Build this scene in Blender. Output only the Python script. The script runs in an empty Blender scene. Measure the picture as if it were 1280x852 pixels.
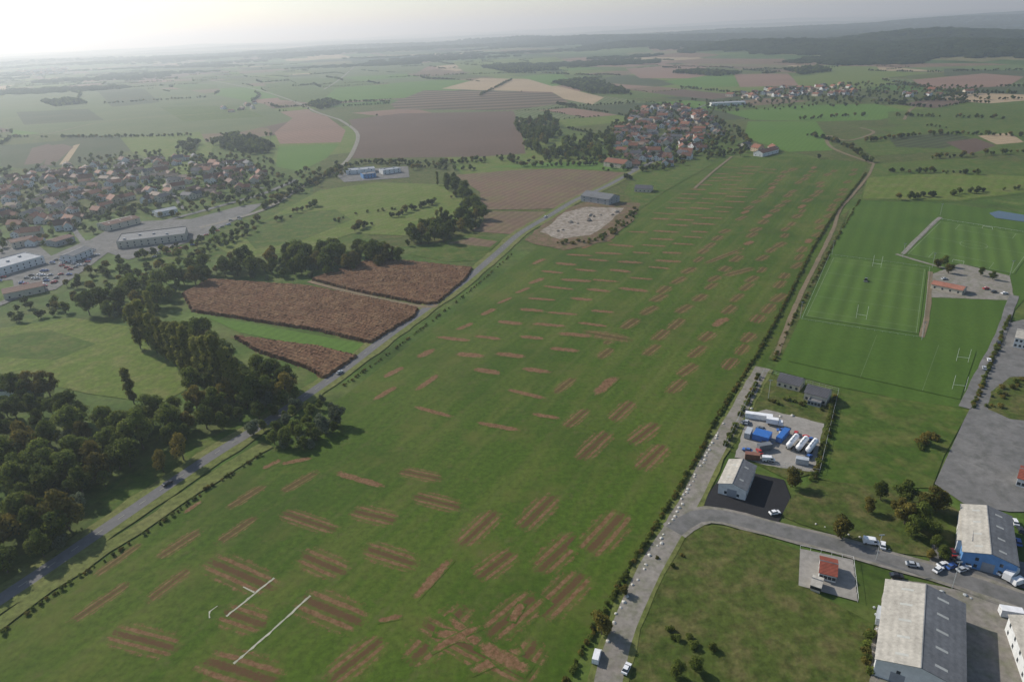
import bpy, math, random
import numpy as np
from mathutils import Vector, Matrix, noise
random.seed(7); np.random.seed(7)
S=bpy.context.scene
S.view_settings.view_transform='Standard'; S.view_settings.look='None'; S.view_settings.exposure=0
# ------------------------------------------------ camera / survey
H=170.0; F=853.33; TH=math.radians(24.6); RO=math.radians(2.46)
fw=Vector((0,math.cos(TH),-math.sin(TH))); r0=Vector((1,0,0)); u0=Vector((0,math.sin(TH),math.cos(TH)))
R=r0*math.cos(RO)-u0*math.sin(RO); U=u0*math.cos(RO)+r0*math.sin(RO)
cam=bpy.data.cameras.new("camera"); co=bpy.data.objects.new("camera",cam); S.collection.objects.link(co)
M=Matrix((R,U,-fw)).transposed().to_4x4(); M.translation=Vector((0,0,H)); co.matrix_world=M
cam.lens=24; cam.sensor_width=36; cam.clip_start=1; cam.clip_end=200000; S.camera=co
def G(px,py,z=0.0):
    """map survey: aerial-photo coordinate -> position on the horizontal plane z (metres)"""
    d=fw+R*((px-640)/F)+U*((426-py)/F)
    t=(z-H)/d.z
    return Vector((d.x*t,d.y*t,z))
# ------------------------------------------------ node helpers
def newmat(name):
    m=bpy.data.materials.new(name); m.use_nodes=True
    nt=m.node_tree; b=nt.nodes['Principled BSDF']; b.inputs['Specular IOR Level'].default_value=0.12
    b.inputs['Roughness'].default_value=0.9
    return m,nt,b
def N(nt,t,**k):
    n=nt.nodes.new(t)
    for a,v in k.items(): setattr(n,a,v)
    return n
def math_(nt,op,a,b=None,clamp=False):
    n=N(nt,'ShaderNodeMath',operation=op); n.use_clamp=clamp
    for i,v in enumerate((a,b)):
        if v is None: continue
        if isinstance(v,(int,float)): n.inputs[i].default_value=v
        else: nt.links.new(v,n.inputs[i])
    return n.outputs[0]
def mix(nt,f,a,b,bt='MIX'):
    n=N(nt,'ShaderNodeMix',data_type='RGBA',blend_type=bt)
    for s,v in ((n.inputs[0],f),(n.inputs[6],a),(n.inputs[7],b)):
        if isinstance(v,(int,float)): s.default_value=v
        elif isinstance(v,tuple): s.default_value=(*v[:3],1)
        else: nt.links.new(v,s)
    return n.outputs[2]
def noisef(nt,vec,scale,detail=5,rough=.6):
    n=N(nt,'ShaderNodeTexNoise'); n.inputs['Scale'].default_value=scale; n.inputs['Detail'].default_value=detail
    n.inputs['Roughness'].default_value=rough; nt.links.new(vec,n.inputs['Vector']); return n.outputs['Fac']
def rng(nt,v,a,b,c,d):
    n=N(nt,'ShaderNodeMapRange'); n.inputs[1].default_value=a;n.inputs[2].default_value=b;n.inputs[3].default_value=c;n.inputs[4].default_value=d
    nt.links.new(v,n.inputs[0]); return n.outputs[0]
def posn(nt,ang=0,sc=(1,1,1)):
    g=N(nt,'ShaderNodeNewGeometry'); r=N(nt,'ShaderNodeMapping'); r.inputs['Rotation'].default_value=(0,0,-ang)
    nt.links.new(g.outputs['Position'],r.inputs['Vector'])
    if sc==(1,1,1): return r.outputs['Vector']
    m=N(nt,'ShaderNodeMapping'); m.inputs['Scale'].default_value=sc
    nt.links.new(r.outputs['Vector'],m.inputs['Vector']); return m.outputs['Vector']
def grey(nt,k):
    cc=N(nt,'ShaderNodeCombineXYZ')
    for i in range(3): nt.links.new(k,cc.inputs[i])
    return cc.outputs[0]
def stripes(nt,ang,period,wob=.6,wscale=.02):
    v=posn(nt,ang); s=N(nt,'ShaderNodeSeparateXYZ'); nt.links.new(v,s.inputs[0])
    w=noisef(nt,v,wscale,3)
    x=math_(nt,'MULTIPLY',s.outputs[1],2*math.pi/period)
    x=math_(nt,'ADD',x,math_(nt,'MULTIPLY',w,wob*6))
    return math_(nt,'SINE',x)
def surfcol(nt,cols,big=.01,fine=.5,stripe=None,contrast=.35,elong=None):
    v=posn(nt)
    v2=posn(nt,elong,(.12,1,1)) if elong else v
    a=noisef(nt,v2,big,6); a=rng(nt,a,.3,.7,0,1)
    b=noisef(nt,v2,big*6,5)
    c=mix(nt,a,cols[0],cols[1])
    if len(cols)>2: c=mix(nt,rng(nt,b,.45,.65,0,.8),c,cols[2])
    f=noisef(nt,v,fine,4,.7); k=rng(nt,f,.25,.75,1-contrast,1+contrast)
    if stripe:
        ang,per,st=stripe[:3]
        s=stripes(nt,ang,per,*(stripe[3:]))
        k=math_(nt,'MULTIPLY',k,rng(nt,s,-1,1,1-st,1+st))
    return mix(nt,1.0,c,grey(nt,k),'MULTIPLY')
def surf(name,cols,big=.01,fine=.5,stripe=None,contrast=.35,rough=.95,elong=None,bump=0):
    m,nt,b=newmat(name)
    nt.links.new(surfcol(nt,cols,big,fine,stripe,contrast,elong),b.inputs['Base Color'])
    b.inputs['Roughness'].default_value=rough
    if bump:
        bp=N(nt,'ShaderNodeBump'); bp.inputs['Strength'].default_value=.7; bp.inputs['Distance'].default_value=bump
        nt.links.new(noisef(nt,posn(nt),fine*1.5,4),bp.inputs['Height']); nt.links.new(bp.outputs[0],b.inputs['Normal'])
    return m
AX=G(1050,255)-G(705,845); AXA=math.atan2(AX.y,AX.x)   # long axis of the big field
ANG=AXA
def fieldcol(nt):
    c=surfcol(nt,[(.042,.080,.007),(.064,.104,.011),(.090,.112,.020)],.012,.45,(ANG,5.5,.03,.25,.02),.38,elong=ANG)
    s=stripes(nt,ANG,24,.15,.006); c=mix(nt,rng(nt,s,.93,1,0,.22),c,(.11,.12,.035))
    p=noisef(nt,posn(nt),.035,6,.65); c=mix(nt,rng(nt,p,.52,.68,0,.6),c,(.105,.108,.026))
    q=noisef(nt,posn(nt),.011,5,.65); c=mix(nt,rng(nt,q,.48,.65,0,.6),c,(.030,.062,.006))
    r=noisef(nt,posn(nt),.16,5,.7); c=mix(nt,rng(nt,r,.56,.72,0,.45),c,(.12,.10,.045))
    return c
def far_mat():
    m,nt,b=newmat("countryside_ground")
    v=posn(nt,.5,(1,.42,1)); vo=N(nt,'ShaderNodeTexVoronoi'); vo.inputs['Scale'].default_value=.0042
    wv=N(nt,'ShaderNodeVectorMath',operation='ADD')
    nn=N(nt,'ShaderNodeTexNoise'); nn.inputs['Scale'].default_value=.0012; nt.links.new(v,nn.inputs['Vector'])
    sc=N(nt,'ShaderNodeVectorMath',operation='SCALE'); sc.inputs['Scale'].default_value=260; nt.links.new(nn.outputs['Color'],sc.inputs[0])
    nt.links.new(v,wv.inputs[0]); nt.links.new(sc.outputs[0],wv.inputs[1]); nt.links.new(wv.outputs[0],vo.inputs['Vector'])
    sp=N(nt,'ShaderNodeSeparateColor'); nt.links.new(vo.outputs['Color'],sp.inputs[0])
    r=N(nt,'ShaderNodeValToRGB'); r.color_ramp.interpolation='CONSTANT'
    cl=[(0,(.04,.07,.015)),(.18,(.085,.12,.035)),(.34,(.03,.05,.015)),(.46,(.13,.12,.055)),(.58,(.055,.09,.022)),(.68,(.14,.09,.055)),(.82,(.28,.22,.13)),(.92,(.07,.11,.03))]
    e=r.color_ramp.elements; e[0].position=0; e[0].color=(*cl[0][1],1); e[1].position=cl[1][0]; e[1].color=(*cl[1][1],1)
    for p,c in cl[2:]:
        x=e.new(p); x.color=(*c,1)
    nt.links.new(sp.outputs[0],r.inputs[0])
    near=surfcol(nt,[(.045,.085,.012),(.07,.11,.02),(.10,.115,.032)],.006,.3,None,.35)
    g=N(nt,'ShaderNodeNewGeometry'); s=N(nt,'ShaderNodeSeparateXYZ'); nt.links.new(g.outputs['Position'],s.inputs[0])
    f=rng(nt,s.outputs[1],1500,1900,0,1)
    c=mix(nt,f,near,r.outputs[0])
    k=rng(nt,noisef(nt,posn(nt),.02,6,.7),.3,.7,.65,1.35)
    c=mix(nt,1.,c,grey(nt,k),'MULTIPLY')
    w=noisef(nt,posn(nt),.0007,5,.6); f2=math_(nt,'MULTIPLY',rng(nt,w,.51,.53,0,1),rng(nt,s.outputs[1],3800,5500,0,1))
    f2=math_(nt,'MAXIMUM',f2,rng(nt,s.outputs[2],12,25,0,1))
    c=mix(nt,f2,c,(.018,.030,.011))
    nt.links.new(c,b.inputs['Base Color']); return m
MT={}
MT['far']=far_mat()
m,nt,b=newmat("field_grass"); nt.links.new(fieldcol(nt),b.inputs['Base Color'])
bp=N(nt,'ShaderNodeBump'); bp.inputs['Strength'].default_value=.5; bp.inputs['Distance'].default_value=.22
nt.links.new(noisef(nt,posn(nt),.9,4),bp.inputs['Height']); nt.links.new(bp.outputs[0],b.inputs['Normal']); MT['field']=m
def soilmat(name,striped):
    m,nt,b=newmat(name)
    g=fieldcol(nt); v=posn(nt)
    soil=mix(nt,rng(nt,noisef(nt,v,.5,5,.7),.35,.65,0,1),(.12,.055,.028),(.225,.125,.072))
    uv=N(nt,'ShaderNodeUVMap'); s=N(nt,'ShaderNodeSeparateXYZ'); nt.links.new(uv.outputs[0],s.inputs[0])
    au=math_(nt,'ABSOLUTE',s.outputs[0]); av=math_(nt,'ABSOLUTE',s.outputs[1])
    n1=noisef(nt,v,.22,6,.75); n2=noisef(nt,v,.8,5,.75)
    if striped: e=math_(nt,'POWER',math_(nt,'ADD',math_(nt,'POWER',au,3.2),math_(nt,'POWER',av,3.)),.5)
    else: e=math_(nt,'POWER',math_(nt,'ADD',math_(nt,'POWER',au,4),math_(nt,'POWER',av,2.)),.5)
    e=math_(nt,'ADD',e,rng(nt,n1,.3,.7,-.25,.25)); e=math_(nt,'ADD',e,rng(nt,n2,.3,.7,-.25,.25))
    mk=rng(nt,e,.62,.92,1,0)
    if striped:
        st=math_(nt,'COSINE',math_(nt,'ADD',math_(nt,'MULTIPLY',s.outputs[1],math.pi*4.6),rng(nt,n1,.3,.7,-.7,.7)))
        st=rng(nt,st,-.45,.35,.22,1)
        core=rng(nt,math_(nt,'ADD',av,rng(nt,n2,.3,.7,-.08,.08)),.13,.22,1,0)
        st=math_(nt,'MAXIMUM',st,core)
        mk=math_(nt,'MULTIPLY',mk,st)
        mk=math_(nt,'MULTIPLY',mk,rng(nt,noisef(nt,v,1.2,4,.7),.3,.55,.45,.95))
        soil=mix(nt,core,soil,(.10,.048,.027))
    else: mk=math_(nt,'MULTIPLY',mk,rng(nt,noisef(nt,v,1.0,4,.7),.3,.6,.6,1))
    nt.links.new(mix(nt,mk,g,soil),b.inputs['Base Color']); return m
MT['tw']=soilmat("trench_soil_spread",True); MT['tt']=soilmat("trench_soil_line",False)
MT['meadow']=surf("meadow_grass",[(.080,.125,.016),(.105,.14,.026),(.14,.145,.045)],.012,.35,(.9,9,.06,.2),bump=.2)
MT['meadow2']=surf("pasture_grass",[(.045,.082,.011),(.07,.11,.017),(.11,.115,.032)],.015,.3,bump=.2)
MT['vivid']=surf("young_crop",[(.068,.135,.017),(.085,.15,.024)],.01,.3,(ANG,7,.06),.2)
MT['plough']=surf("ploughed_soil",[(.095,.064,.046),(.12,.082,.06)],.004,.2,(ANG+1.45,9,.08,.2),.2)
MT['brown']=surf("stubble_soil",[(.165,.105,.07),(.115,.082,.053),(.14,.12,.055)],.007,.25,(ANG,8,.12,.2),.25)
MT['redsoil']=surf("bare_earth",[(.21,.13,.095),(.17,.11,.078)],.006,.2,(2.1,10,.06,.2),.2)
MT['tan']=surf("dry_stubble",[(.34,.26,.16),(.28,.21,.13)],.006,.2,(.3,12,.08,.2),.2)
MT['vine']=surf("vineyard_rows",[(.075,.105,.036),(.11,.125,.05)],.008,.2,(1.2,14,.25,.05,.004),.25)
MT['vine2']=surf("vineyard_rows_dark",[(.035,.055,.018),(.065,.07,.03)],.008,.2,(.5,14,.25,.05,.004),.25)
MT['strips']=surf("strip_fields",[(.12,.085,.055),(.09,.07,.045)],.004,.2,(math.radians(3),70,.5,.05),.2)
MT['pitch']=surf("pitch_turf",[(.050,.098,.013),(.064,.112,.017)],.02,.5,(ANG,11,.06,.0),.18)
MT['pitch2']=surf("mown_pitch_turf",[(.060,.112,.018),(.075,.126,.023)],.02,.5,(ANG,10,.15,.0),.14)
MT['rough']=surf("rough_grass",[(.045,.07,.012),(.07,.09,.019),(.12,.105,.04)],.02,.35,contrast=.5,bump=.4)
MT['verge']=surf("verge_grass",[(.095,.125,.027),(.15,.15,.055)],.03,.4,contrast=.45)
MT['asph']=surf("asphalt",[(.12,.12,.12),(.155,.15,.145)],.03,.5,contrast=.15,rough=.85)
MT['asphd']=surf("dark_asphalt",[(.022,.022,.024),(.03,.03,.032)],.05,.6,contrast=.15)
MT['lot']=surf("worn_asphalt",[(.135,.132,.127),(.19,.183,.172),(.11,.11,.10)],.03,.4,contrast=.2)
MT['gravel']=surf("gravel",[(.25,.23,.20),(.20,.18,.155),(.15,.15,.10)],.04,.6,contrast=.25)
MT['conc']=surf("concrete",[(.31,.29,.26),(.23,.215,.19)],.06,.5,contrast=.2)
MT['sand']=surf("quarry_sand",[(.32,.285,.24),(.24,.205,.17),(.13,.10,.065)],.035,.3,contrast=.35)
MT['bare']=surf("disturbed_ground",[(.17,.11,.07),(.12,.085,.05),(.07,.085,.025)],.03,.3,contrast=.35)
MT['dirt']=surf("dirt_track",[(.20,.15,.095),(.15,.125,.075)],.05,.5,contrast=.3)
MT['maize']=surf("dry_maize",[(.15,.078,.042),(.11,.058,.030),(.19,.115,.06)],.02,1.2,(ANG+1.52,3.2,.20,.05,.02),.5)
MT['chalk']=surf("chalk_fill",[(.46,.44,.36),(.30,.31,.22)],.1,.8,contrast=.3)
MT['white']=surf("white_paint",[(.75,.75,.74),(.65,.66,.64)],.1,1.,contrast=.1,rough=.6)
MT['mark']=surf("faded_marking",[(.22,.27,.17),(.13,.18,.08)],.08,1.,contrast=.25)
def plain(name,c,rough=.6,metal=0,var=.12,sc=.6):
    m,nt,b=newmat(name); v=posn(nt); k=rng(nt,noisef(nt,v,sc,5),.3,.7,1-var,1+var)
    nt.links.new(mix(nt,1.,c,grey(nt,k),'MULTIPLY'),b.inputs['Base Color'])
    b.inputs['Roughness'].default_value=rough; b.inputs['Metallic'].default_value=metal; b.inputs['Specular IOR Level'].default_value=.4
    return m
def roofmat(name,c,ang,per,var=.15,st=.12):
    return surf(name,[c,tuple(x*.72 for x in c)],.12,.9,(ang,per,st,0),var,rough=.7)
# ------------------------------------------------ mesh helpers
def obj(name,verts,faces,mats,mi=None,parent=None,smooth=False):
    me=bpy.data.meshes.new(name); me.from_pydata([tuple(v) for v in verts],[],faces)
    for m in (mats if isinstance(mats,list) else [mats]): me.materials.append(m)
    if mi is not None: me.polygons.foreach_set('material_index',mi)
    if smooth: me.polygons.foreach_set('use_smooth',[True]*len(me.polygons))
    me.update(); o=bpy.data.objects.new(name,me); S.collection.objects.link(o)
    if parent: o.parent=parent
    return o
def empty(name,loc=(0,0,0),rz=0):
    o=bpy.data.objects.new(name,None); o.empty_display_size=1; S.collection.objects.link(o); o.location=loc; o.rotation_euler=(0,0,rz); return o
def pip(x,y,P):
    r=False;j=len(P)-1
    for i in range(len(P)):
        if (P[i].y>y)!=(P[j].y>y) and x<(P[j].x-P[i].x)*(y-P[i].y)/(P[j].y-P[i].y)+P[i].x: r=not r
        j=i
    return r
ZL=[.012]; KEEP=[]
def patch(name,pts,mat,z=None,rag=0):
    if z is None: ZL[0]+=.005; z=ZL[0]
    P=[G(*p) for p in pts]; KEEP.append(P)
    if rag:
        Q=[]
        for i in range(len(P)):
            a,b=P[i],P[(i+1)%len(P)]; L=(b-a).length; n=max(1,int(L/rag/2.5)); nrm=Vector((-(b-a).y,(b-a).x,0)).normalized()
            for k in range(n):
                q=a.lerp(b,k/n)
                if k: q=q+nrm*random.uniform(-rag,rag)*.4
                Q.append(q)
        P=Q
    return obj(name,[(p.x,p.y,z) for p in P],[list(range(len(P)))],MT[mat])
def smoothline(P,step=8):
    out=[]; n=len(P)
    for i in range(n-1):
        p0=P[max(i-1,0)];p1=P[i];p2=P[i+1];p3=P[min(i+2,n-1)]
        k=max(2,min(30,int((p2-p1).length/step)))
        for j in range(k):
            t=j/k
            out.append(.5*((2*p1)+(p2-p0)*t+(2*p0-5*p1+4*p2-p3)*t*t+(3*p1-p0-3*p2+p3)*t**3))
    out.append(P[-1]); return out
def ribbon_w(name,L,w,mat,z,jit=0,off=0):
    V=[];Fc=[]
    for i,p in enumerate(L):
        a=L[max(i-1,0)];b=L[min(i+1,len(L)-1)]; d=(b-a).normalized(); n=Vector((-d.y,d.x,0))
        q=p+n*off; j1=random.uniform(-jit,jit); j2=random.uniform(-jit,jit)
        V+= [(q.x+n.x*(w/2+j1),q.y+n.y*(w/2+j1),z),(q.x-n.x*(w/2+j2),q.y-n.y*(w/2+j2),z)]
    for i in range(len(L)-1): Fc.append([2*i,2*i+1,2*i+3,2*i+2])
    return obj(name,V,Fc,MT[mat])
def ribbon(name,pts,w,mat,jit=0,z=None,off=0):
    if z is None: ZL[0]+=.005; z=ZL[0]
    return ribbon_w(name,smoothline([G(*p) for p in pts]),w,mat,z,jit,off)
# ------------------------------------------------ terrain
RIDGES=[(G(780,60),G(1000,66),38,230),(G(930,66),G(1400,72),62,280),(G(1080,60),G(1500,50),72,450),(G(600,54),G(860,54),40,420),(G(150,70),G(420,60),30,500)]
MOUNDS=[(G(650,41),165,500),(G(1215,17),170,900),(G(560,44),80,700)]
def hz(x,y):
    d=math.hypot(x,y); h=0
    for a,b,hh,w in RIDGES:
        ab=b-a; t=max(0,min(1,((x-a.x)*ab.x+(y-a.y)*ab.y)/ab.dot(ab)))
        dd=math.hypot(x-a.x-ab.x*t,y-a.y-ab.y*t)/w
        if dd<3: h=max(h,hh*math.exp(-dd*dd)*(.8+.35*noise.noise((x/500,y/500,0))))
    for c,hh,w in MOUNDS:
        dd=math.hypot(x-c.x,y-c.y)/w
        if dd<3: h=max(h,hh*math.exp(-dd*dd*1.3))
    s=min(1,max(0,(d-4500)/6000))
    if s>0: h=max(h,0)+s*max(0,noise.fractal((x/5200,y/3500,3.1),1,2,4)+.15)*110
    return h
V=[];Fc=[];cols=200
rows=[80*(1.042**i) for i in range(172)]
for r in rows:
    for j in range(cols+1):
        a=math.radians(-75+150*j/cols); x=r*math.sin(a); y=-70+r*math.cos(a); V.append((x,y,hz(x,y) if r>1500 else 0))
for i in range(len(rows)-1):
    for j in range(cols):
        k=i*(cols+1)+j; Fc.append([k,k+1,k+cols+2,k+cols+1])
obj("ground",V,Fc,MT['far'],smooth=True)
# ------------------------------------------------ land use
patch("hay_field",[(-60,860),(-40,815),(60,745),(330,568),(440,487),(500,440),(590,372),(680,302),(760,290),(830,240),(900,200),(960,194),(1085,203),(1040,290),(965,445),(835,650),(720,830),(690,960),(-60,1000)],'field',z=.01)
FL=[
("far_field",'vine',[(0,120),(110,108),(230,112),(330,130),(370,150),(300,165),(180,172),(60,168),(0,160)]),
("far_field",'vine2',[(120,112),(180,111),(200,128),(140,134)]),
("far_field",'meadow2',[(200,134),(300,132),(330,146),(230,152)]),
("far_field",'vine2',[(20,140),(110,136),(130,150),(30,156)]),
("far_field",'vine2',[(0,182),(90,175),(160,188),(120,205),(40,212),(0,208)]),
("far_field",'meadow',[(150,172),(250,165),(265,190),(190,200),(165,190)]),
("far_field",'plough',[(40,185),(60,180),(72,184),(52,204),(30,206)]),
("far_field",'tan',[(92,182),(100,180),(84,204),(74,206)]),
("far_field",'plough',[(64,182),(78,180),(92,184),(66,207),(55,206)]),
("far_field",'meadow2',[(265,185),(330,170),(345,190),(335,212),(262,205)]),
("far_field",'meadow2',[(330,105),(420,95),(470,105),(400,130),(350,125)]),
("far_field",'vivid',[(420,110),(560,100),(600,108),(520,122),(400,128)]),
("far_field",'redsoil',[(343,166),(372,143),(408,145),(432,163),(426,178),(350,180)]),
("far_field",'vivid',[(348,183),(424,180),(408,198),(375,214),(345,208)]),
("far_field",'meadow',[(560,72),(690,70),(730,84),(640,94),(580,90)]),
("far_field",'vine',[(380,84),(470,76),(540,80),(520,92),(400,98)]),
("far_field",'tan',[(470,66),(540,64),(560,70),(480,73)]),
("ploughed_field",'plough',[(436,150),(500,142),(642,139),(652,165),(657,192),(600,196),(440,198),(449,176)]),
("strip_field",'strips',[(488,130),(530,113),(600,114),(690,116),(712,128),(640,138),(495,137)]),
("stubble_field",'tan',[(552,111),(600,98),(660,99),(755,122),(740,131),(705,124),(690,115),(600,113)]),
("far_field",'vivid',[(650,96),(700,92),(720,105),(690,108)]),
("far_field",'redsoil',[(700,74),(800,68),(850,78),(790,84),(730,84)]),
("far_field",'redsoil',[(782,86),(870,80),(900,92),(860,98),(800,98)]),
("far_field",'vivid',[(880,96),(915,92),(925,108),(860,110),(830,102)]),
("far_field",'redsoil',[(918,93),(985,92),(1000,107),(925,109)]),
("far_field",'meadow',[(990,96),(1080,90),(1120,104),(1060,114),(1000,110)]),
("far_field",'redsoil',[(1092,76),(1162,74),(1152,84),(1104,82)]),
("far_field",'meadow',[(1000,80),(1090,78),(1100,88),(1010,92)]),
("far_field",'vine2',[(1180,86),(1280,82),(1340,94),(1240,100),(1180,95)]),
("far_field",'redsoil',[(1140,100),(1230,92),(1280,96),(1260,108),(1160,112)]),
("far_field",'vivid',[(905,140),(1000,132),(1095,130),(1140,140),(1100,150),(1030,152),(940,150)]),
("far_field",'vivid',[(935,152),(1020,152),(1045,188),(985,190),(930,172)]),
("far_field",'meadow2',[(1110,140),(1280,126),(1340,150),(1200,160),(1110,155)]),
("far_field",'meadow2',[(1060,172),(1190,160),(1300,165),(1300,195),(1180,190),(1090,195)]),
("far_field",'vine2',[(1110,172),(1180,166),(1215,172),(1180,186),(1120,184)]),
("far_field",'plough',[(1182,178),(1220,173),(1245,182),(1212,193)]),
("far_field",'tan',[(1222,170),(1262,166),(1280,178),(1246,181)]),
("pasture",'meadow2',[(1090,205),(1200,198),(1310,205),(1310,238),(1200,252),(1075,250)]),
("pasture",'meadow',[(1085,222),(1180,216),(1310,222),(1310,236),(1200,250),(1078,248)]),
("stubble_field",'brown',[(568,219),(640,213),(700,211),(783,216),(765,230),(706,260),(660,262),(602,262),(600,240)]),
("stubble_field",'brown',[(602,264),(684,265),(640,293),(588,289),(606,276)]),
("crop_field",'vivid',[(610,209),(690,203),(760,202),(792,214),(700,211)]),
("crop_field",'meadow2',[(510,318),(560,300),(590,292),(628,300),(600,325),(560,328)]),
("crop_field",'brown',[(560,304),(590,297),(622,302),(612,309)]),
("pasture",'meadow',[(268,306),(330,276),(400,238),(470,228),(560,231),(592,250),(600,270),(530,296),(440,292),(380,312),(300,325)]),
("pasture",'meadow2',[(300,290),(350,268),(420,262),(440,275),(380,300),(320,312)]),
("pasture",'meadow',[(-30,415),(90,397),(160,408),(250,455),(264,470),(200,505),(110,492),(-30,460)]),
("pasture",'meadow2',[(-30,425),(60,412),(120,430),(70,450),(-30,446)]),
("pasture",'meadow2',[(120,625),(190,575),(290,535),(330,520),(300,545),(200,610),(150,648)]),
("pasture",'meadow2',[(800,205),(880,195),(900,200),(830,240),(800,262),(780,240)]),
("crop_strip",'vivid',[(262,398),(300,402),(455,430),(470,428),(448,446),(300,416)]),
("sports_ground",'pitch',[(968,463),(1000,398),(1037,318),(1075,250),(1180,255),(1320,270),(1320,330),(1262,395),(1215,512),(1130,500),(1040,482)]),
("pasture",'meadow2',[(1045,484),(1130,500),(1212,512),(1180,570),(1165,610),(1080,610),(1020,598)]),
("rough_plot",'rough',[(872,655),(935,664),(1000,688),(998,730),(1092,780),(1085,880),(1080,1000),(770,1000),(782,800),(805,750),(830,700)]),
("rough_plot",'rough',[(1020,600),(1160,615),(1200,640),(1198,700),(1110,690),(1000,655),(965,640)]),
("rough_strip",'rough',[(960,450),(1000,370),(1045,275),(1062,262),(1036,318),(1000,398),(975,452)]),
]
for n,mt,p in FL: patch(n,p,mt)
patch("disturbed_ground",[(655,300),(700,262),(735,252),(800,254),(790,278),(760,302),(705,313),(670,306)],'bare',rag=4)
patch("quarry_floor",[(675,290),(705,266),(732,259),(780,260),(762,278),(738,294),(700,299)],'sand',rag=4)
patch("compound_yard",[(905,560),(935,500),(955,465),(1048,490),(1025,590),(985,600)],'rough')
patch("compound_apron",[(918,572),(935,520),(958,512),(1030,530),(1018,590),(975,585)],'conc',rag=1)
patch("dark_tarmac_yard",[(878,628),(905,590),(925,588),(980,600),(988,622),(972,655),(935,660),(892,645)],'asphd')
patch("asphalt_lot",[(1168,605),(1205,525),(1238,462),(1256,405),(1300,395),(1320,640),(1262,640),(1205,630)],'lot')
patch("scrub_island",[(1238,490),(1262,472),(1310,470),(1310,530),(1262,524),(1235,512)],'rough',rag=1)
patch("gravel_yard",[(1090,800),(1105,738),(1115,722),(1200,738),(1310,770),(1400,1000),(1080,1000)],'gravel',rag=.6)
patch("concrete_yard",[(1000,686),(1066,700),(1072,752),(998,732)],'conc')
patch("vehicle_yard",[(1165,680),(1210,690),(1290,705),(1300,740),(1160,712)],'lot')
patch("car_park",[(15,345),(60,322),(110,300),(140,312),(110,335),(70,362),(20,372)],'lot')
patch("supermarket_yard",[(105,305),(150,278),(240,274),(300,258),(330,254),(310,268),(240,302),(160,325)],'lot')
patch("industrial_yard",[(-40,300),(40,300),(70,325),(20,350),(-40,352)],'lot')
patch("depot_yard",[(415,214),(510,208),(512,222),(430,228)],'lot')
patch("club_terrace",[(1160,372),(1162,344),(1200,330),(1262,345),(1268,376)],'gravel',rag=.6)
# parcel mosaic of the distant farmland
def warp(x,y):
    return (x+160*noise.noise((x/900,y/900,1))+60*noise.noise((x/300,y/300,4)), y+200*noise.noise((x/1100,y/1100,9))+50*noise.noise((x/300,y/300,2)))
PV=[];PF=[];PM=[];EDG=[]
PMATS=['meadow','meadow2','vine','vine2','brown','redsoil','tan','vivid','plough','rough','pitch']
PW=[14,12,14,14,10,8,7,7,12,8,3]
def parcel(x0,y0,x1,y1,dep):
    w=x1-x0;h=y1-y0
    mn=random.choice([70,110,160,230])
    if dep>0 and (w>mn*1.6 or h>mn*2.8):
        if w/1.0>h/random.uniform(.7,2.2) and w>mn: s=x0+w*random.uniform(.35,.65); parcel(x0,y0,s,y1,dep-1); parcel(s,y0,x1,y1,dep-1)
        else: s=y0+h*random.uniform(.35,.65); parcel(x0,y0,x1,s,dep-1); parcel(x0,s,x1,y1,dep-1)
        return
    c=math.cos(.45);s_=math.sin(.45); P=[]
    g=1.5; n=4
    cor=[(x0+g,y0+g),(x1-g,y0+g),(x1-g,y1-g),(x0+g,y1-g)]
    for i in range(4):
        a=cor[i];b=cor[(i+1)%4]
        for k in range(n):
            x=a[0]+(b[0]-a[0])*k/n;y=a[1]+(b[1]-a[1])*k/n; P.append(warp(x*c-y*s_,x*s_+y*c+2400))
    cx=sum(p[0] for p in P)/16;cy=sum(p[1] for p in P)/16
    if cy<640 or abs(cx)>cy*.95+100 or cy>5200: return
    if max(hz(*p) for p in P[::4])>.3: return
    pm=random.choices(range(len(PMATS)),PW)[0]
    if cy<1350: pm=random.choice([1,1,9,1,0])
    k=len(PV); z=.003+random.random()*.004
    PV.extend([(p[0],p[1],z) for p in P]); PF.append(list(range(k,k+16))); PM.append(pm)
    for i in range(4):
        if random.random()<.22: EDG.append([P[(i*4+j)%16] for j in range(5)])
for bx in range(-5,6):
    for by in range(-5,6): parcel(bx*900,by*800,bx*900+900,by*800+800,7)
obj("distant_fields",PV,PF,[MT[k] for k in PMATS],PM)
# ------------------------------------------------ roads
RL=[(-60,788),(0,750),(60,710),(130,662),(200,614),(262,572),(330,530),(380,497),(430,462),(480,424),(530,388),(580,352),(620,318),(650,292),(690,268),(720,250),(760,232),(800,210),(830,196)]
ribbon("road_verge",RL,15,'verge',jit=.8)
ribbon("asphalt_road",RL,6.2,'asph')
LD=[(-60,838),(0,793),(60,748),(130,700),(200,655),(262,610),(330,566)]
ribbon("verge_strip",[(-60,820),(0,778),(60,735),(130,688),(200,642),(262,600),(335,556)],7,'verge',jit=1)
RR=[(752,900),(760,852),(772,805),(790,758),(812,712),(840,664),(868,615),(890,570),(920,520),(946,472),(954,460)]
ribbon("gravel_verge",RR,11,'verge',jit=.6)
ribbon("gravel_road",RR,7.5,'gravel',jit=.3)
RJ=[(842,664),(870,646),(905,646),(960,660),(1040,680),(1120,703),(1200,725),(1280,752),(1400,792)]
ribbon("road_shoulder",RJ,10,'gravel',jit=.4)
ribbon("asphalt_road",RJ,7,'lot')
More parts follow.
